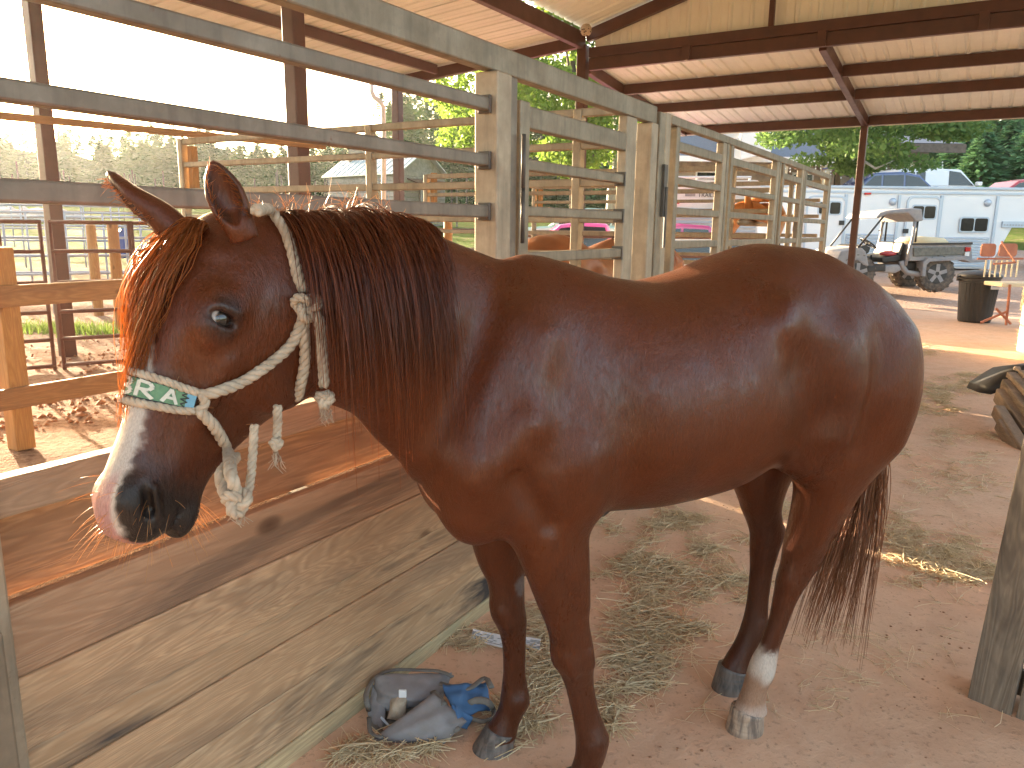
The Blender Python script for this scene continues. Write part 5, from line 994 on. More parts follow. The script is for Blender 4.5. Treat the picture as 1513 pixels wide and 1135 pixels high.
def coat_colours(V, hd):
    x, y, z = V.T; N1 = n3(V, 5.)[:, None]; N2 = n3(V, 30., 4.)[:, None]; N3 = n3(V, 160., 8.)
    c = vec(.108, .0265, .0075)*(.85+.35*N1)*(.92+.16*N2)
    def blend(c, w, col): w = np.clip(w, 0, 1)[:, None]; return c*(1-w)+np.asarray(col)*w
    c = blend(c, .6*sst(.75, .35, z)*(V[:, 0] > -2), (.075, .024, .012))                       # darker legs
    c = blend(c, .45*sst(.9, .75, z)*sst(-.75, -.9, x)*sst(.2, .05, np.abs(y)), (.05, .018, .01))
    X, Y, Z = hd.T; inh = sst(-.06, .02, X)*(Z > -.5)*(Z < .2)*(np.abs(Y) < .2); j = (N3-.5)*.03
    c = blend(c, inh*.35*sst(.2, .5, X), (.085, .03, .016))
    c = blend(c, inh*sst(.40, .50, X+j*.8), (.022, .017, .016))                                  # dark muzzle
    yy = np.abs(Y-.004); w = np.interp(X, [.17, .22, .3, .4, .48, .53, .58], [.0, .020, .026, .030, .033, .034, .035])
    bl = inh*sst(w+.006, w-.004, yy+j*.35)*sst(-.06, -.04, Z)*sst(.18, .215, X+j); c = blend(c, bl, (.56, .50, .44))
    pk = inh*sst(.455, .50, X+j*.6)*sst(.04, .03, np.abs(Y+.006)+j*.3)*sst(-.105, -.09, Z); c = blend(c, pk, (.50, .27, .24))
    for s in (1, -1):
        e = (hd-vec(.187, s*.105, -.038))/vec(.036, .05, .030); r = np.linalg.norm(e, axis=1); c = blend(c, inh*.75*sst(1.5, .75, r+j*6), (.030, .018, .015))
        e = (hd-vec(.50, s*.058, -.062))/vec(.028, .016, .028); c = blend(c, inh*.9*sst(1.1, .6, np.linalg.norm(e, axis=1)), (.010, .007, .007))
    for bq, tip, op in EARS:
        b = vec(*bq); e = unit(vec(*tip)-b); o = unit(vec(*op)-(vec(*op)@e)*e); v = V-b; t = v@e; u = v@o; q = np.linalg.norm(v-t[:, None]*e, axis=1)
        c = blend(c, .8*sst(.005, .03, t)*sst(.05, .045, q)*sst(.012, .0, np.abs(q-.018)-.004)*sst(-.004, .004, u), (.050, .026, .017)); c = blend(c, sst(.11, .125, t)*sst(.03, .02, q)*.5*(t < .2), (.03, .014, .01))
    sk = sst(.31, .27, z+.03*(N3-.5)+.03*(n3(V, 14.)-.5)+.25*np.clip(-x-.79, -.1, .1))*sst(-.02, .0, y)*sst(-.6, -.65, x)       # the white sock
    c = blend(c, sk, np.array([.60, .52, .45])); c = blend(c, .8*sk*sst(.235, .19, z)*sst(.09, .125, z)*sst(.40, .58, n3(V, 13., 3.)+.25*np.clip((x+.755)*12, -1, 1)), (.30, .14, .065)); c = blend(c, .55*sk*sst(.13, .10, z), (.46, .28, .20)); c = blend(c, .6*sk*sst(-.80, -.83, x), (.34, .20, .11))
    c = blend(c, .8*sst(1.2, .7, np.linalg.norm((V-vec(-.045, -.075, .545))/vec(.03, .03, .035), axis=1)+.6*(N3-.5)), (.16, .13, .12))
    return np.clip(c, 0, 1)
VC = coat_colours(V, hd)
hm = bpy.data.materials.new('chestnut_coat'); hm.use_nodes = True
def coat_fn(t, b):
    a = t.n('VertexColor', layer_name='coat'); v = t.coord('Object'); s1 = t.noise(t.coord('Object', (18, 18, 5)), 6, 5, .65, .4); s2 = t.noise(t.coord('Object', (60, 60, 16), (0, .5, 0)), 6, 4, .65, .3); big = t.noise(v, 3.4, 4, .6, .5); wet = t.noise(t.coord('Object', (1, 1, .6)), 7, 5, .65, .8)
    c = t.mix(t.math('MULTIPLY', t.fac(s2, .3, .7), .6), a.outputs[0], (.45, .42, .40), 'MULTIPLY'); c = t.mix(t.math('MULTIPLY', t.fac(wet, .52, .66), .35), c, (.6, .5, .45), 'MULTIPLY')
    t.link(c, b.inputs['Base Color']); t.link(t.math('ADD', t.math('MULTIPLY', s1, .16), t.math('ADD', t.math('MULTIPLY', t.fac(big, .35, .65), .10), .20)), b.inputs['Roughness'])
    b.inputs['Specular IOR Level'].default_value = .30; t.link(t.math('MULTIPLY', t.math('MULTIPLY', t.fac(wet, .44, .62), t.fac(s1, .3, .65)), .55), b.inputs['Coat Weight']); b.inputs['Coat Roughness'].default_value = .24; b.inputs['Sheen Weight'].default_value = .02; b.inputs['Sheen Roughness'].default_value = .4; b.inputs['Sheen Tint'].default_value = (1, .6, .4, 1)
    n1 = t.bump(None, t.math('ADD', s1, t.math('MULTIPLY', s2, .5)), .65, .004); t.bump(b, t.math('ADD', big, t.math('MULTIPLY', wet, .4)), .45, .012, n1)
coat_fn(NT(hm.node_tree), hm.node_tree.nodes['Principled BSDF'])
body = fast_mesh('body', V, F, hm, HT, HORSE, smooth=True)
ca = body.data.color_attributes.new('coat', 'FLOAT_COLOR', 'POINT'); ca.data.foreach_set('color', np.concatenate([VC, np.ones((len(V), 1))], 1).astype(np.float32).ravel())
# hooves
def hoof_fn(c1, c2):
    def fn(t, b):
        v = t.coord('Object', (30, 30, 4), loc=t.rvec()); n = t.noise(v, 2, 4, .6, .5); n2 = t.noise(t.coord('Object', (3, 3, 60)), 2, 3); c = t.mix(t.fac(n, .38, .62), c1, c2); c = t.mix(t.math('MULTIPLY', t.fac(n2, .4, .7), .4), c, (.20, .12, .08)); t.link(c, b.inputs['Base Color']); b.inputs['Roughness'].default_value = .5; t.bump(b, t.math('ADD', n, n2), .3, .004)
    return fn
M['hoof'] = mat('dark_hoof_horn', hoof_fn((.06, .058, .058), (.17, .155, .145))); M['hoof_pale'] = mat('striped_pale_hoof_horn', hoof_fn((.13, .105, .09), (.46, .35, .26)))
def hoof(tx, ty, trx, bx, by, brx, bry, top, m):
    mb = MB(); R = []
    for k, (f, z) in enumerate([(0, top), (.06, top-.006), (.5, top*.5), (.93, .009), (1, .0045)]):
        cx = tx+(bx-tx)*f; cy = ty+(by-ty)*f; rx = trx+(brx-trx)*f; ry = trx*.92+(bry-trx*.92)*f; R.append([(cx+rx*math.cos(a)*(1 if math.cos(a) > 0 else .82), cy+ry*math.sin(a), z-(.014*(1-f)*(1-math.cos(a)) if k < 3 else 0)) for a in np.linspace(0, 2*math.pi, 28, endpoint=False)])
    mb.rings(R); return obj('hoof', mb, m, HT, HORSE, smooth=True)
hoof(-.132, .15, .053, -.118, .152, .068, .060, .085, M['hoof']); hoof(.004, -.122, .050, .026, -.130, .070, .062, .085, M['hoof'])
hoof(-.748, .068, .055, -.742, .066, .066, .056, .098, M['hoof_pale']); hoof(-.846, -.134, .057, -.836, -.136, .070, .062, .105, M['hoof'])
# eyes
def HW(x, y, z): return P0+HS*vec(x, y, z)@HM
def eye_fn(t, b):
    a = t.n('VertexColor', layer_name='iris'); t.link(a.outputs[0], b.inputs['Base Color']); b.inputs['Roughness'].default_value = .05; b.inputs['Coat Weight'].default_value = .6
M['eye'] = mat('horse_eye', eye_fn)
for s in (1, -1):
    c = HW(.188, s*.0915, -.039); mb = MB(); prof = [(0.0236*math.sin(q), -.0236*math.cos(q)) for q in np.linspace(.01, math.pi-.01, 26)]; mb.lathe(prof, c, 36); e = obj('eye', mb, M['eye'], HT, HORSE, smooth=True)
    d0 = unit(vec(-.05, s*1, -.24)@HM); VV = np.array(mb.v); ang = np.degrees(np.arccos(np.clip(((VV-c)/.0236)@d0, -1, 1))); w = sst(48, 52, ang)[:, None]; col = vec(.013, .009, .007)*(1-w)+vec(.50, .42, .38)*w
    col = np.where((ang > 16)[:, None] & (ang < 36)[:, None], col*1.4, col); at_ = e.data.color_attributes.new('iris', 'FLOAT_COLOR', 'POINT'); at_.data.foreach_set('color', np.concatenate([col, np.ones((len(VV), 1))], 1).astype(np.float32).ravel())
# ---- hair
def hair_mat(name, c1, c2, trans, rough=.34, glow=(.55, .22, .06)):
    m = bpy.data.materials.new(name); m.use_nodes = True; t = NT(m.node_tree); b = m.node_tree.nodes['Principled BSDF']; out = m.node_tree.nodes['Material Output']; g = t.n('NewGeometry')
    c = t.mix(g.outputs['Random Per Island'], c1, c2); t.link(c, b.inputs['Base Color']); b.inputs['Roughness'].default_value = rough; b.inputs['Specular IOR Level'].default_value = .5
    tr = t.n('BsdfTranslucent'); t.link(t.mix(.5, c, glow), tr.inputs[0]); mx = t.n('MixShader'); mx.inputs[0].default_value = trans; t.link(b.outputs[0], mx.inputs[1]); t.link(tr.outputs[0], mx.inputs[2]); t.link(mx.outputs[0], out.inputs[0]); return m
M['mane'] = hair_mat('dark_red_mane_hair', (.085, .022, .009), (.27, .072, .022), .45, .3); M['forelock'] = hair_mat('red_forelock_hair', (.20, .058, .016), (.46, .17, .045), .55, .34, (.95, .48, .12)); M['tail'] = hair_mat('red_brown_tail_hair', (.20, .075, .035), (.42, .19, .09), .4); M['whisker'] = hair_mat('pale_whisker_hair', (.5, .28, .12), (.65, .42, .2), .55)
def strands(name, P, r0, r1, m, parent=HT, fr=HORSE):
    """P (n, k, 3) paths -> three-sided tapering hairs in one mesh"""
    n, k, _ = P.shape; T = np.gradient(P, axis=1); T /= np.linalg.norm(T, axis=2)[..., None]+1e-9; ref = RNG.normal(size=(n, 1, 3)); U = np.cross(T, ref); U /= np.linalg.norm(U, axis=2)[..., None]+1e-9; Wv = np.cross(T, U)
    R = (r0+(r1-r0)*np.linspace(0, 1, k)[None]**1.5)*RNG.uniform(.7, 1.3, (n, 1)); A = [0, 2.094, 4.189]
    VV = np.stack([P+R[..., None]*(math.cos(a)*U+math.sin(a)*Wv) for a in A], 2).reshape(-1, 3); b = (np.arange(n)[:, None]*k+np.arange(k-1)[None])*3; q = []
    for i in range(3): j = (i+1) % 3; q.append(np.stack([b+i, b+j, b+3+j, b+3+i], -1).reshape(-1, 4))
    return fast_mesh(name, VV, np.concatenate(q), m, parent, fr, smooth=True)
def grad(p, e=.004, ops=None): return np.stack([sdf(p+e*d, ops or OPS)-sdf(p-e*d, ops or OPS) for d in np.eye(3)], -1)
def drape(S, D, L, k, h, pull=.45, swirl=.012):
    """hair from roots S, first direction D, lengths L; falls and slides over the skin"""
    p = S.copy(); d = D.copy(); out = [p.copy()]; st = (L/(k-1))[:, None]
    for i in range(k-1):
        d = d+pull*vec(0, 0, -1)+RNG.normal(0, swirl, p.shape); d /= np.linalg.norm(d, axis=1)[:, None]; p = p+d*st
        g = grad(p); g /= np.linalg.norm(g, axis=1)[:, None]+1e-9; ds = sdf(p, OPS); push = np.clip(h-ds, 0, .012); p = p+g*push[:, None]
        dn = (p-out[-1]); d = dn/(np.linalg.norm(dn, axis=1)[:, None]+1e-9); out.append(p.copy())
    return np.stack(out, 1)
def tame(P): return P[(P[:, :, 2].max(1)-P[:, 0, 2]) < .035]
def clump(n, k): return np.repeat(RNG.normal(size=(n//k+1, 3)), k, 0)[:n]
# crest of the neck: highest skin point along the neck line
def on_skin(p, it=6, ops=None):
    for _ in range(it):
        g = grad(p, ops=ops); g /= np.linalg.norm(g, axis=1)[:, None]+1e-9; p = p-g*sdf(p, ops or OPS)[:, None]
    return p
crest0 = np.array([(.655, .268, 1.60), (.58, .262, 1.60), (.5, .20, 1.61), (.42, .12, 1.61), (.35, .055, 1.59), (.27, .015, 1.55)]); ts_ = np.linspace(0, 1, len(crest0))
def crest(t): return np.stack([np.interp(t, ts_, crest0[:, j]) for j in range(3)], -1)
nm = 1600; tq = RNG.uniform(.10, 1, nm); tq.sort(); R0 = on_skin(crest(tq)); cl = clump(nm, 9)
side = unit(vec(-.45, .9, 0)); D = side+vec(0, 0, .35)+.10*cl+RNG.normal(0, .03, (nm, 3)); L = (.33+.10*np.sin(tq*3.0))*RNG.uniform(.60, 1.12, nm)*(1+.16*cl[:, 0]); L *= 1-.5*sst(.72, 1., tq); D = D+.10*np.sin(9*tq+2*cl[:, 0])[:, None]*vec(1, 0, 0)
strands('mane', tame(drape(R0+.002, D, L, 16, RNG.random(nm)*.006+.002, .30, .03)), .0008, .0003, M['mane'])
# forelock, from the poll over the forehead
nf_ = 620; a = RNG.uniform(-1, 1, nf_); cl = clump(nf_, 11); K_ = 18; tt_ = np.linspace(0, 1, K_)
xe = np.clip(.17+.17*RNG.random(nf_)+.045*cl[:, 0], .1, .40); ye = np.clip(-.032+.054*a+.036*cl[:, 1]+RNG.normal(0, .006, nf_), -.11, .05)*(1-.45*(xe-.2)/.13); y0 = .028*a+.036; x0 = .012*RNG.random(nf_)
Xp = x0[:, None]+(xe-x0)[:, None]*tt_; Yp = y0[:, None]+(ye-y0)[:, None]*tt_**.9+.020*np.sin(3.1*tt_)[None]*cl[:, 2:]+.004*np.sin(11*tt_[None]+6*cl[:, :1])
FP = np.array([[HW(Xp[i, k], Yp[i, k], .05) for k in range(K_)] for i in range(nf_)]); BARE = horse_ops(ears=False); q = on_skin(FP.reshape(-1, 3), 5, BARE); g = grad(q, ops=BARE); g /= np.linalg.norm(g, axis=1)[:, None]+1e-9
hh = (.002+.009*RNG.random(nf_)+.010*np.abs(cl[:, 2]))[:, None]*(.35+np.sin(np.pi*np.minimum(1, tt_*1.0))[None]); FP = q.reshape(nf_, K_, 3)+g.reshape(nf_, K_, 3)*hh[..., None]
FP[:, -5:] += np.linspace(0, 1, 5)[None, :, None]**2*(vec(0, 0, -.012)+RNG.normal(0, .006, (nf_, 1, 3)))
strands('forelock', FP, .0009, .0003, M['forelock'])
# loose hairs standing off the crest
nl = 130; tq = RNG.uniform(0, .8, nl); S = on_skin(crest(tq)); D = vec(0, .1, 1)+RNG.normal(0, .45, (nl, 3)); D /= np.linalg.norm(D, axis=1)[:, None]; L = RNG.uniform(.015, .05, nl); u = np.linspace(0, 1, 7)[None, :, None]
strands('flyaway_hair', S[:, None]+D[:, None]*L[:, None, None]*u+np.cross(D, RNG.normal(size=(nl, 3)))[:, None]*(L[:, None, None]*.5)*u**2, .0006, .0003, M['whisker'])
# tail
nt_ = 620; S = np.stack([RNG.uniform(-1.18, -1.13, nt_), RNG.uniform(-.03, .04, nt_), RNG.uniform(1.18, 1.30, nt_)], -1); cl = clump(nt_, 14); u = np.linspace(0, 1, 20); zend = RNG.uniform(.22, .62, nt_)-.04*cl[:, 2]; xe = -1.075+.055*cl[:, 0]+RNG.normal(0, .010, nt_); ye = .02+.04*cl[:, 1]
PX = np.stack([S[:, :1]+(xe-S[:, 0])[:, None]*u**.8-.05*np.sin(np.pi*u)[None]+.006*np.sin(9*u[None]+7*cl[:, :1]), S[:, 1:2]+(ye-S[:, 1])[:, None]*u+.006*np.sin(8*u[None]+9*cl[:, 1:2]), S[:, 2:]+(zend-S[:, 2])[:, None]*u], -1)
strands('tail', PX, .0016, .0005, M['tail'])
# whiskers on muzzle and chin
nw = 120; S = []; D = []
for i in range(nw):
    if i < 75: q = HW(RNG.uniform(.48, .57), RNG.uniform(-.05, .03), RNG.uniform(-.10, -.02)); dd = unit(q-HW(.48, 0, -.08))
    else: q = HW(RNG.uniform(.46, .54), RNG.uniform(-.03, .04), -.17); dd = unit(q-HW(.46, 0, -.09))
    S.append(q); D.append(dd+RNG.normal(0, .18, 3))
S = on_skin(np.array(S)); D = np.array(D); L = RNG.uniform(.02, .055, nw); u = np.linspace(0, 1, 6)[None, :, None]
strands('whisker', S[:, None]+D[:, None]*L[:, None, None]*u+vec(0, 0, -1)*(L[:, None, None]*.25)*u**2, .00045, .00025, M['whisker'])['kind'] = 'stuff'
# long hairs inside and along the ears
S = []; D = []
for bq, tip, op in EARS:
    b = vec(*bq); e = unit(vec(*tip)-b); o = unit(vec(*op)-(vec(*op)@e)*e); sd = np.cross(e, o); Lh = np.linalg.norm(vec(*tip)-b)
    for i in range(90):
        t = RNG.uniform(.1, .95)*Lh; w = np.interp(t/Lh, [0, .3, .5, .75, 1], [.026, .033, .034, .024, .004])*Lh/.165; s = RNG.choice([-1, 1]); S.append(b+t*e+s*sd*w+o*.012); D.append(.5*e-s*sd*.5+o*.6+RNG.normal(0, .25, 3))
S = on_skin(np.array(S), 3); D = np.array(D); L = RNG.uniform(.008, .022, len(S))
strands('ear_hair', S[:, None]+D[:, None]*L[:, None, None]*u, .0005, .0003, M['forelock'])['kind'] = 'stuff'
# ---------------------------------------------------------------- two more horses beyond the panels
V2, F2 = mesh_sdf(horse_ops([(.05, 0, 1.2, .25, .3, .16), (.2, 0, 1.235, .27, .3, .145), (.35, 0, 1.25, .235, .25, .12), (.5, 0, 1.27, .19, .21, .10), (.65, 0, 1.29, .16, .18, .085), (.75, 0, 1.29, .13, .15, .07)], head_frame((.80, 0, 1.44), 0, math.radians(48)), False), (-1.4, -.5, -.02), (1.5, .5, 1.75), .014); V2 = relax(V2, F2, 2)
bay = mat('bay_coat', paint_fn((.22, .075, .022), (.15, .048, .016), .4, 4)); dark_mane = M['mane']
def stall_horse(label, px, py, fwd, rz):
    p = at(px, py, fwd); t = thing('horse', label, 'horse', (p[0], p[1], 0), rz); M4 = PM[t.name]; fast_mesh('body', V2, F2, bay, t, M4, smooth=True); n = 260; q = RNG.uniform(0, 1, n); S = np.stack([.3+.42*q, 0*q, 1.50-.07*q], -1); D = np.stack([RNG.normal(-.05, .06, n), RNG.choice([-1, 1], n)*.10, -RNG.uniform(.12, .26, n)], -1); u = np.linspace(0, 1, 7)[None, :, None]
    strands('mane', S[:, None]+D[:, None]*u**[1.6][0]+np.stack([0*q, np.sign(D[:, 1])*.07, 0*q+.02], -1)[:, None]*np.sin(u*2.2), .005, .002, dark_mane, t, M4)
    for x, y in ((-.12, .15), (.03, -.13), (-.74, .07), (-.84, -.136)): obj('hoof', MB().lathe([(.05, .09), (.066, .004)], (x, y, 0), 14), M['hoof'], t, M4)
    for s in (1, -1):
        b = MB(); b.lathe([(.022, -.02), (.03, .04), (.022, .1), (.004, .16)], (.79, s*.07, 1.45), 10, sy=.6); obj('ear', b, bay, t, M4, smooth=True)
    zz = np.linspace(0, 1, 10); obj('tail', MB().tube(np.stack([-1.17-.06*np.sin(zz*3), 0*zz, 1.3-1.0*zz], -1), .045*(1.1-zz), 8), dark_mane, t, M4, smooth=True)
stall_horse('bay horse in the next stall, only its back and mane showing over the panel', 905, 345, 5.6, math.radians(52))
# ---------------------------------------------------------------- rope halter on the horse
from mathutils.bvhtree import BVHTree
_bv = BVHTree.FromPolygons([tuple(p) for p in from_h(V)], [tuple(int(i) for i in f) for f in F])
def skin(px, py, off=0., fall=1.3):
    r = ray(px, py); h = _bv.ray_cast(Vector(CAM), Vector(r).normalized())
    if h[0] is None: return at(px, py, fall), -unit(r)
    n = np.array(h[1]); n = n if n@r < 0 else -n; return np.array(h[0])+n*off, n
def spline(P, n):
    P = np.asarray(P, float); d = np.r_[0, np.cumsum(np.linalg.norm(np.diff(P, axis=0), axis=1))]; Q = np.concatenate([[2*P[0]-P[1]], P, [2*P[-1]-P[-2]]]); out = []
    for t in np.linspace(0, d[-1]-1e-6, n):
        i = min(np.searchsorted(d, t, 'right')-1, len(P)-2); s = (t-d[i])/(d[i+1]-d[i]+1e-9); a, b, c, e = Q[i], Q[i+1], Q[i+2], Q[i+3]
        out.append(.5*((2*b)+(-a+c)*s+(2*a-5*b+4*c-e)*s*s+(-a+3*b-3*c+e)*s**3))
    return np.array(out)
def braid(mb, P, R, pitch=4.6, strands_=3):
    L = np.sum(np.linalg.norm(np.diff(P, axis=0), axis=1)); n = max(8, int(L/(R*.55))); Q = spline(P, n); T = np.gradient(Q, axis=0); T /= np.linalg.norm(T, axis=1)[:, None]+1e-9
    u = unit(np.cross(T[0], vec(.3, .2, .9))); U_ = []
    for t in T: u = unit(u-(u@t)*t); U_.append(u)
    U_ = np.array(U_); W_ = np.cross(T, U_); s = np.linspace(0, L, n)
    for k in range(strands_):
        a = 2*np.pi*s/(pitch*R)+2*np.pi*k/strands_; C = Q+(R*.46)*(np.cos(a)[:, None]*U_+np.sin(a)[:, None]*W_)+RNG.normal(0, R*.03, Q.shape); mb.tube(C, R*.60*RNG.uniform(.93, 1.07, n), 7)
    fz = []
    return mb
def fuzz(Ps, n, l):
    out = []
    for P in Ps:
        Q = spline(P, 40)
        for i in range(n): q = Q[RNG.integers(40)]; d = unit(RNG.normal(size=3)); out.append([q+d*.008, q+d*(.008+l*.5), q+d*(.008+l)+RNG.normal(0, .002, 3)])
    return np.array(out)
hc_ = from_h(HW(.2, 0, -.1)); HL_ = thing('rope_halter', 'dirty white braided rope halter with a green beaded noseband, on the horse head', 'halter', hc_)
def rp(pts, off=.010): return [skin(x, y, off)[0] for x, y in pts]
allP = []
def rope(name, P, R=.0105, **k):
    mb = MB(); braid(mb, P, R, **k); allP.append(np.asarray(P)); return obj(name, mb, M['rope'], HL_, smooth=True)
rope('crown_rope', rp([(378, 311), (398, 318), (414, 334), (425, 358), (432, 385), (438, 410), (447, 432)]))
KN = skin(450, 455, .018)[0]
rope('cheek_rope', rp([(450, 455), (441, 480), (428, 505), (408, 525), (380, 546), (350, 562), (320, 575), (297, 583)]))
rope('throat_rope', rp([(447, 470), (447, 500), (447, 530), (441, 560)])+[skin(428, 590, .01)[0]+vec(.0, .03, 0)])
fk = np.linalg.norm(KN-CAM)
def dangle(pts, f): return [at(x, y, q) for (x, y), q in zip(pts, np.linspace(*f, len(pts)))]
kf = KN[1]
rope('tail_rope', [KN]+[at(470, 470, kf-.01), at(474, 500, kf-.005), at(477, 540, kf), at(479, 572, kf)], .0105)
rope('jaw_rope', rp([(293, 604), (306, 622), (320, 642), (331, 665)])+[at(341, 700, 1.175), at(348, 725, 1.17), at(350, 745, 1.17)])
rope('jaw_rope', [skin(331, 690, .012)[0]+vec(0, .06, 0), at(327, 700, 1.22), at(330, 722, 1.20), at(342, 745, 1.18)])
rope('lead_rope', [at(376, 628, 1.24), at(374, 660, 1.23), at(372, 690, 1.22), at(368, 722, 1.20), at(360, 745, 1.19)], .0075)
rope('lead_rope', [at(410, 600, 1.30), at(410, 622, 1.30), at(409, 645, 1.30), at(408, 664, 1.30)], .008)
def knot(name, c, R, r, flat=1., seed=0):
    g = np.random.default_rng(seed); mb = MB(); t = np.linspace(0, 2*np.pi, 46); vx = unit(ray(450, 455)); ex = unit(np.cross(vx, vec(0, 0, 1))); ey = np.cross(ex, vx)
    P = (np.sin(t)+2*np.sin(2*t))[:, None]*ex*R*.36+(np.cos(t)-2*np.cos(2*t))[:, None]*ey*R*.36-(np.sin(3*t))[:, None]*vx*R*.5; braid_pts = c+P; mb2 = MB(); braid(mb2, braid_pts, r); return obj(name, mb2, M['rope'], HL_, smooth=True)
knot('cheek_knot', KN-unit(ray(450, 455))*.006+vec(0, 0, .004), .022, .0085, seed=1); knot('tail_knot', at(480, 590, kf-.01), .012, .0085, seed=2); knot('chin_knot', at(350, 742, 1.165), .018, .0085, seed=3); knot('lead_knot', at(408, 656, 1.29), .007, .007, seed=4)
fr_ = []
for c, m_ in ((at(480, 603, kf-.01), 26), (at(408, 668, 1.29), 18), (at(352, 756, 1.165), 14)):
    for i in range(m_): q = c+RNG.normal(0, .006, 3); fr_.append([q, q+vec(RNG.normal(0, .004), RNG.normal(0, .004), -.010), q+vec(RNG.normal(0, .008), RNG.normal(0, .006), -.022)])
strands('frayed_end', np.array(fr_), .0009, .0005, M['rope'], HL_, WORLD)['kind'] = 'stuff'
# noseband: two ropes and the beaded band between them, wrapped round the nose
top = [(190, 545), (205, 551), (225, 557), (248, 564), (270, 572), (296, 580)]; bot = [(178, 586), (192, 592), (213, 597), (238, 601), (262, 605), (288, 606)]
Mh = HM@HORSE[:3, :3].T                                        # head axes in the world
def across(P): return P
rope('nose_rope', rp(top, .009), .0075); rope('nose_rope', rp(bot, .009), .0075); rope('band_loop', rp([(297, 580), (302, 588), (301, 598), (291, 606)], .010), .0085)
# far side of the band carries on round the nose
def nose_pt(x, a, off):
    """skin point at head length x and angle a round the nose (0 = front, + left)"""
    d = unit(math.cos(a)*Mh[2]+math.sin(a)*Mh[1]); c = from_h(HW(x, 0, -.06)); h = _bv.ray_cast(Vector(c+d*.3), Vector(-d)); return np.array(h[0])+d*off
nt0 = to_h(skin(*top[0])[0]); nb0 = to_h(skin(*bot[0])[0]); xt = ((nt0-P0)@HM[0])/HS; xb = ((nb0-P0)@HM[0])/HS; ya = lambda q: math.atan2(((q-P0)@HM[1])/HS, ((q-P0)@HM[2])/HS+.06)
far_t = [skin(*top[0], .009)[0]]+[nose_pt(xt, ya(nt0)-k, .009) for k in (.3, .7, 1.1, 1.6)]; far_b = [skin(*bot[0], .009)[0]]+[nose_pt(xb, ya(nb0)-k, .009) for k in (.3, .7, 1.1, 1.6)]
rope('nose_rope', far_t, .0075); rope('nose_rope', far_b, .0075)
NU = 40
def inset(a, b, k): return [(p[0]*(1-k)+q[0]*k, p[1]*(1-k)+q[1]*k) for p, q in zip(a, b)]
T_ = inset(top, bot, .12); B_ = inset(top, bot, .86)
def dense(P): P = np.array(P, float); t = np.linspace(0, 1, len(P)); u = np.linspace(0, 1, NU); return np.stack([np.interp(u, t, P[:, 0]), np.interp(u, t, P[:, 1])], -1)
TD, BD = dense(T_), dense(B_); G_ = np.array([[skin(*(TD[i]*(1-k)+BD[i]*k), .010)[0] for k in np.linspace(0, 1, 7)] for i in range(NU)])
for _ in range(3): G_[1:-1] = .5*G_[1:-1]+.25*(G_[:-2]+G_[2:])
def band(u, v, h=0.):
    """u along the band 0..1, v from top to bottom 0..1"""
    i = np.clip(u*(NU-1), 0, NU-1.001); a = int(i); s = i-a; j = np.clip(v*6, 0, 5.999); b = int(j); w = j-b
    p = (G_[a, b]*(1-s)+G_[a+1, b]*s)*(1-w)+(G_[a, b+1]*(1-s)+G_[a+1, b+1]*s)*w; n = np.cross(G_[a+1, b]-G_[a, b], G_[a, b+1]-G_[a, b]); n = unit(n); n = n if n@(CAM-p) > 0 else -n; return p+n*h
def patch(name, u0, u1, v0, v1, h, m, nu=24, nv=8, par=None, thick=.004):
    mb = MB(); A_ = [[band(u0+(u1-u0)*i/nu, v0+(v1-v0)*j/nv, h) for j in range(nv+1)] for i in range(nu+1)]; B2 = [[band(u0+(u1-u0)*i/nu, v0+(v1-v0)*j/nv, h-thick) for j in range(nv+1)] for i in range(nu+1)]
    R = [a+b[::-1] for a, b in zip(A_, B2)]; mb.rings(R); o_ = obj(name, mb, M[m], HL_, smooth=False); return o_
patch('backing_strap', 0, .985, .0, 1, .001, 'black_bead'); gb = patch('beaded_band', 0, .86, .07, .93, .0032, 'green_band', thick=.003); patch('band_end', .86, .975, .07, .93, .0032, 'blue_band', 8, thick=.003)
def stroke(mb, pts, wd, h, asp):
    for (a, b), (c, d) in zip(pts, pts[1:]):
        L = math.hypot((c-a)*asp, d-b); n = max(1, int(L/.12)); nx, ny = -(d-b)/L*wd, (c-a)*asp/L*wd; R = []
        for k in range(n+1): u = a+(c-a)*k/n; v = b+(d-b)*k/n; R.append([band(u-nx/asp, v-ny, h), band(u+nx/asp, v+ny, h), band(u+nx/asp, v+ny, h-.0015), band(u-nx/asp, v-ny, h-.0015)])
        mb.rings(R)
ASP = 3.6
def letter(u0, w, strokes): 
    mb = MB()
    for s in strokes: stroke(mb, [(u0+w*x, 1*.12+.76*y) for x, y in s], .075, .0050, ASP)
    return mb
LT = {'B': [[(0, 0), (0, 1)], [(0, 0), (.65, .05), (.8, .22), (.65, .44), (0, .48)], [(0, .5), (.75, .55), (.95, .75), (.75, .96), (0, 1)]], 'R': [[(0, 0), (0, 1)], [(0, 0), (.7, .04), (.9, .25), (.7, .48), (0, .52)], [(.3, .52), (1., 1)]], 'A': [[(0, 1), (.5, 0), (1, 1)], [(.2, .64), (.8, .64)]]}
for chx, u0 in (('B', .115), ('R', .335), ('A', .585)): obj('letter', letter(u0, .165, LT[chx]), M['white_bead'], HL_)
zz = MB(); stroke(zz, [(.86, .08), (.80, .24), (.89, .34), (.79, .5), (.88, .62), (.80, .78), (.85, .93)], .03, .0050, ASP); obj('zigzag', zz, M['black_bead'], HL_)
strands('rope_fuzz', fuzz(allP, 26, .007), .0004, .0002, M['whisker'], HL_, WORLD)['kind'] = 'stuff'
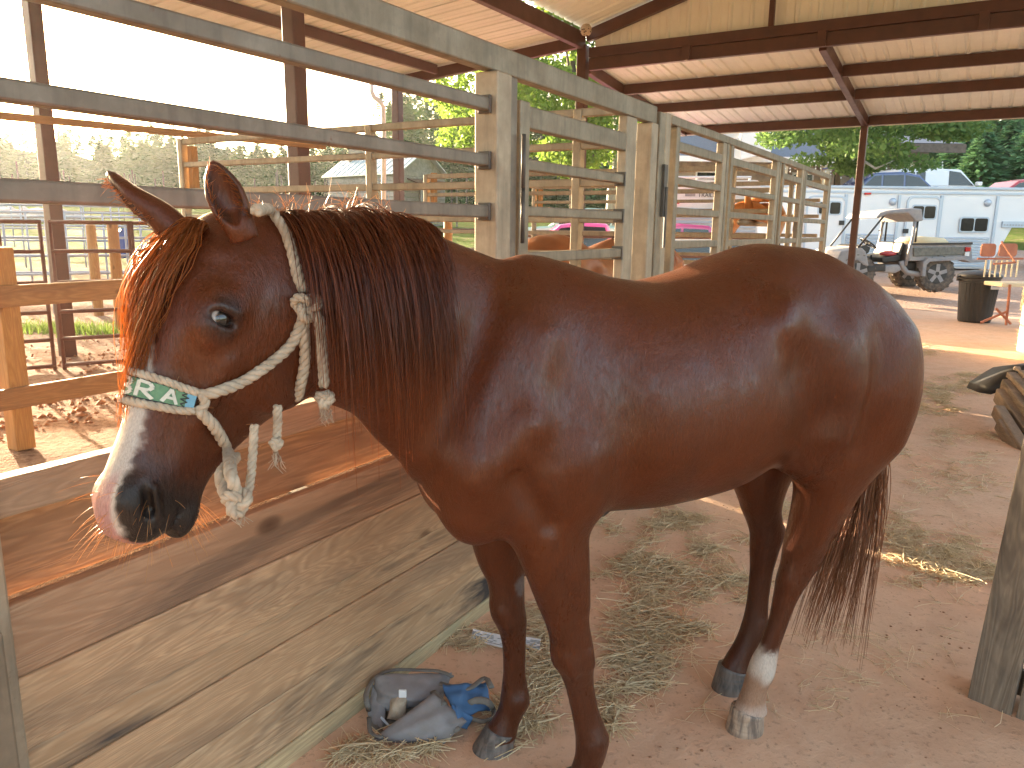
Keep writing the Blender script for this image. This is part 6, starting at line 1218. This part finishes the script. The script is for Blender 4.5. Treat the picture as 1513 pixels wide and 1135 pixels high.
# ---------------------------------------------------------------- loose hay on the floor
def gp_(px, py, z=0.): r = ray(px, py); t = (z-EYE)/r[2]; return CAM+r*t
def hay(patches, n_tot):
    P = []; A_ = np.array([p[4] for p in patches], float); A_ /= A_.sum()
    for (px, py, rx, ry, _), fr in zip(patches, A_):
        c = gp_(px, py); n = int(n_tot*fr); k = max(3, n//28); cx = gp_(px+rx, py); cy = gp_(px, py-ry); ex = cx-c; ey = cy-c; sub = RNG.normal(0, .42, (k, 2)); 
        for i in range(n):
            s = sub[RNG.integers(k)]+RNG.normal(0, .13, 2); q = c+ex*s[0]+ey*s[1]; h = .008+abs(RNG.normal(0, .013)); a = RNG.uniform(0, 6.28); l = RNG.uniform(.02, .085)*(1.7 if RNG.random() < .06 else 1); d = vec(math.cos(a), math.sin(a), RNG.normal(0, .16)); b = np.cross(d, vec(0, 0, 1))*RNG.normal(0, .22); P.append([q+vec(0, 0, h)-d*l, q+vec(0, 0, h+.003)-d*l*.4+b*l*.6, q+vec(0, 0, h+.003)+d*l*.4+b*l*.6, q+vec(0, 0, h)+d*l])
    return np.array(P)
near = [(955, 945, 78, 62, 10), (930, 1000, 60, 40, 4), (800, 1010, 60, 40, 5), (790, 930, 60, 45, 4), (690, 950, 55, 30, 3), (760, 1070, 60, 35, 3), (960, 850, 110, 32, 8), (1080, 865, 70, 22, 4), (980, 790, 70, 26, 3), (1010, 770, 60, 18, 2), (1060, 810, 60, 24, 2), (1390, 830, 75, 26, 7), (1330, 800, 60, 26, 3), (1440, 850, 50, 20, 3), (1400, 720, 90, 50, 3), (1400, 655, 90, 30, 2), (900, 1085, 40, 18, .7), (1040, 940, 40, 22, .7), (560, 1115, 60, 18, 1.2), (520, 1120, 25, 12, .8), (660, 1110, 60, 12, .8), (880, 775, 25, 8, 1.2), (1150, 760, 70, 30, 2)]
P_ = hay(near, 8200); half = RNG.random(len(P_)) < .74
strands('loose_hay', P_[half], .0019, .0013, M['straw'], None, WORLD)['kind'] = 'stuff'; strands('loose_hay', P_[~half], .0017, .0011, M['straw_green'], None, WORLD)['kind'] = 'stuff'
P_ = hay([(1400, 575, 80, 16, 5), (1380, 600, 60, 16, 3), (1430, 560, 50, 12, 2), (1400, 520, 80, 14, 1.5)], 1500); strands('loose_hay', P_, .0022, .0014, M['straw_green'], None, WORLD)['kind'] = 'stuff'
sc_ = [(RNG.uniform(880, 1500), RNG.uniform(600, 1130), 40, 24, 1) for i in range(70)]; P_ = hay(sc_, 620); strands('scattered_straw', P_, .0012, .0008, M['straw'], None, WORLD)['kind'] = 'stuff'
db = MB()
for i in range(420):
    q = gp_(RNG.uniform(860, 1500), RNG.uniform(640, 1130)); r = RNG.uniform(.002, .007); db.lathe([(0, -r*.3), (r, 0), (r*.6, r*.5), (0, r*.6)], (q[0], q[1], .012), 5)
tag(obj('floor_crumbs', db, clod_m), kind='stuff')
t_ = hay_stack('hay_bale', 'end of a hay bale standing at the right edge behind the black tarp', *hay_late, 900, 'straw')
# ---------------------------------------------------------------- things lying on the floor
def cloth(name, C4, nu, nv, bulge, wr, m, par, th=.006, seed=1, smooth=True):
    """thick cloth patch over four corners (world), arching upward"""
    g = np.random.default_rng(seed); C4 = [np.asarray(c, float) for c in C4]; top_ = []; n_ = unit(np.cross(C4[1]-C4[0], C4[3]-C4[0])); n_ = n_ if n_[2] > 0 else -n_; ph = g.uniform(0, 6, 4)
    def p(u, v):
        q = (C4[0]*(1-u)+C4[1]*u)*(1-v)+(C4[3]*(1-u)+C4[2]*u)*v; e = math.sin(math.pi*u)**.7*math.sin(math.pi*v)**.7 if 0 < u < 1 and 0 < v < 1 else 0
        return q+n_*(bulge*e+wr*(math.sin(9*u+5*v+ph[0])+.6*math.sin(15*v-6*u+ph[1])+.4*math.sin(23*u+11*v+ph[2])))
    A_ = [[p(i/nu, j/nv) for j in range(nv+1)] for i in range(nu+1)]; R = [a+[q-n_*th for q in a][::-1] for a in A_]; return obj(name, MB().rings(R), M[m], par, smooth=smooth)
Gz = lambda x, y, z: gp_(x, y, z)
bg = thing('canvas_bag', 'crumpled dusty grey canvas bag with a blue end, on the floor beside the plank wall', 'bag', gp_(630, 1070))
cloth('bag_back', [Gz(545, 1052, .02), Gz(556, 998, .13), Gz(668, 994, .10), Gz(650, 1045, .05)], 18, 14, .05, .006, 'canvas', bg, seed=3)
cloth('bag_bottom', [Gz(540, 1070, .01), Gz(585, 1040, .02), Gz(640, 1050, .02), Gz(570, 1090, .01)], 14, 10, .005, .004, 'canvas_trim', bg, seed=4)
cloth('bag_front', [Gz(545, 1096, .012), Gz(640, 1024, .13), Gz(690, 1066, .06), Gz(655, 1100, .012)], 18, 14, .035, .005, 'canvas', bg, seed=5)
cloth('bag_side', [Gz(543, 1060, .01), Gz(550, 1012, .10), Gz(575, 1014, .08), Gz(562, 1080, .01)], 12, 8, .02, .004, 'canvas', bg, seed=15)
cloth('blue_end', [Gz(654, 1012, .12), Gz(718, 1008, .10), Gz(726, 1046, .05), Gz(676, 1062, .07)], 14, 12, .02, .005, 'canvas_blue', bg, seed=6)
cloth('blue_end', [Gz(668, 1040, .10), Gz(700, 1060, .06), Gz(690, 1078, .015), Gz(662, 1070, .05)], 10, 8, .01, .003, 'canvas_blue', bg, seed=7)
for P, r in (([(640, 1022), (655, 1040), (664, 1062), (676, 1080)], .012), ([(650, 1010), (690, 1018), (716, 1002), (726, 1016)], .010), ([(680, 1050), (700, 1036), (722, 1038), (730, 1056), (716, 1066), (695, 1062)], .011), ([(545, 1050), (541, 1025), (556, 1000), (580, 990), (612, 990), (650, 992), (668, 1000)], .009), ([(545, 1060), (548, 1082), (565, 1090)], .007)):
    o_ = obj('webbing', MB().tube([Gz(x, y, .11 if y < 1040 else .05) for x, y in spline(np.array([(a, b, 0) for a, b in P], float), 16)[:, :2]], r, 8, squash=.45), M['canvas_trim'], bg, smooth=True)
cloth('inner_flap', [Gz(572, 1062, .03), Gz(580, 1022, .09), Gz(602, 1030, .09), Gz(596, 1066, .03)], 8, 8, .02, .002, 'rope', bg, seed=8); c = Gz(595, 1023, .12); obj('tag', MB().box(c[0]-.012, c[0]+.012, c[1]-.006, c[1]+.002, c[2]-.016, c[2]+.01), M['paper'], bg, bevel=.002)
obj('buckle', MB().tube([Gz(563, 1060, .05), Gz(580, 1078, .03), Gz(575, 1082, .02)], .004, 6), M['alu'], bg)
pp = thing('paper_slip', 'long white printed paper slip curling on the hay behind the front hoof', 'paper', gp_(745, 952))
Pn = spline(np.array([gp_(696, 944, .03), gp_(722, 952, .022), gp_(750, 958, .026), gp_(775, 958, .02), gp_(797, 960, .03)]), 20); up_ = gp_(700, 934, .03)-gp_(696, 948, .02); Pb = [p+up_*(1-.25*abs(i-10)/10)+vec(0, 0, .012) for i, p in enumerate(Pn)]
obj('sheet', MB().rings([[a, b, b-vec(0, 0, .0012), a-vec(0, 0, .0012)] for a, b in zip(Pn, Pb)]), M['paper'], pp); ln = MB()
for i in range(19):
    for k in range(6):
        if RNG.random() < .7:
            a = Pn[i]*(1-(.15+.12*k))+Pb[i]*(.15+.12*k); b = Pn[i+1]*(1-(.15+.12*k))+Pb[i+1]*(.15+.12*k); a = a*.9+b*.1; ln.beam(a+vec(0, 0, .0014), b+vec(0, 0, .0014), .0035, .0006)
obj('print', ln, M['ink'], pp, kind='stuff')
# ---------------------------------------------------------------- weathered pallet at the right foreground
pt = thing('wooden_pallet', 'grey weathered wooden pallet standing on edge at the right foreground', 'pallet', gp_(1460, 1050))
b0 = gp_(1428, 1036); b1 = gp_(1502, 1068); t0 = at(1520, 612, b0[1]+.02); bd = unit(b1-b0); bd[2] = 0; bd = unit(bd); nrm = unit(np.cross(bd, vec(0, 0, 1))); nrm = nrm if nrm[1] < 0 else -nrm; lean = t0-b0; lean = unit(lean); wdt = np.linalg.norm(b1-b0)*.86
def pboard(off, w, h, dep, th=.022, tilt=0., name='board', m='grey_wood', z0=0.):
    o = b0+bd*off-nrm*dep+lean*z0; U2 = unit(lean+bd*tilt); P = [o, o+bd*w, o+bd*w-nrm*th, o-nrm*th]; n = 1; mb = MB().hexa(P+[p+U2*h for p in P]); return obj(name, mb, M[m], pt, bevel=.003)
pboard(0, wdt, 1.05, .0); pboard(wdt+.014, .1, 1.0, .004, .02); pboard(wdt+.135, .1, 1.0, .0, .02); pboard(.006, .04, 1.0, .024, .09, name='stringer'); pboard(wdt+.16, .04, 1.0, .024, .09, name='stringer'); pboard(.0, wdt+.2, .09, .116, .02, name='board', z0=.03)
nb = MB()
for px, py in ((1436, 1032), (1478, 1046), (1495, 1058)):
    q = gp_(px, py, .012)+nrm*.004; nb.lathe([(0, -.003), (.006, 0), (0, .003)], q, 8)
obj('nail_head', nb, M['dark_leather'], pt, kind='stuff')
# ---------------------------------------------------------------- the evening haze
hz = bpy.data.materials.new('evening_air'); hz.use_nodes = True; hn = hz.node_tree.nodes; hn.remove(hn['Principled BSDF']); pv = hn.new('ShaderNodeVolumePrincipled'); pv.inputs['Color'].default_value = (.95, .97, 1, 1); pv.inputs['Density'].default_value = .0002; pv.inputs['Anisotropy'].default_value = .7
hz.node_tree.links.new(pv.outputs[0], hn['Material Output'].inputs['Volume'])
tag(obj('haze', MB().box(-345, 345, -340, 360, -2.5, 34), hz), kind='stuff')
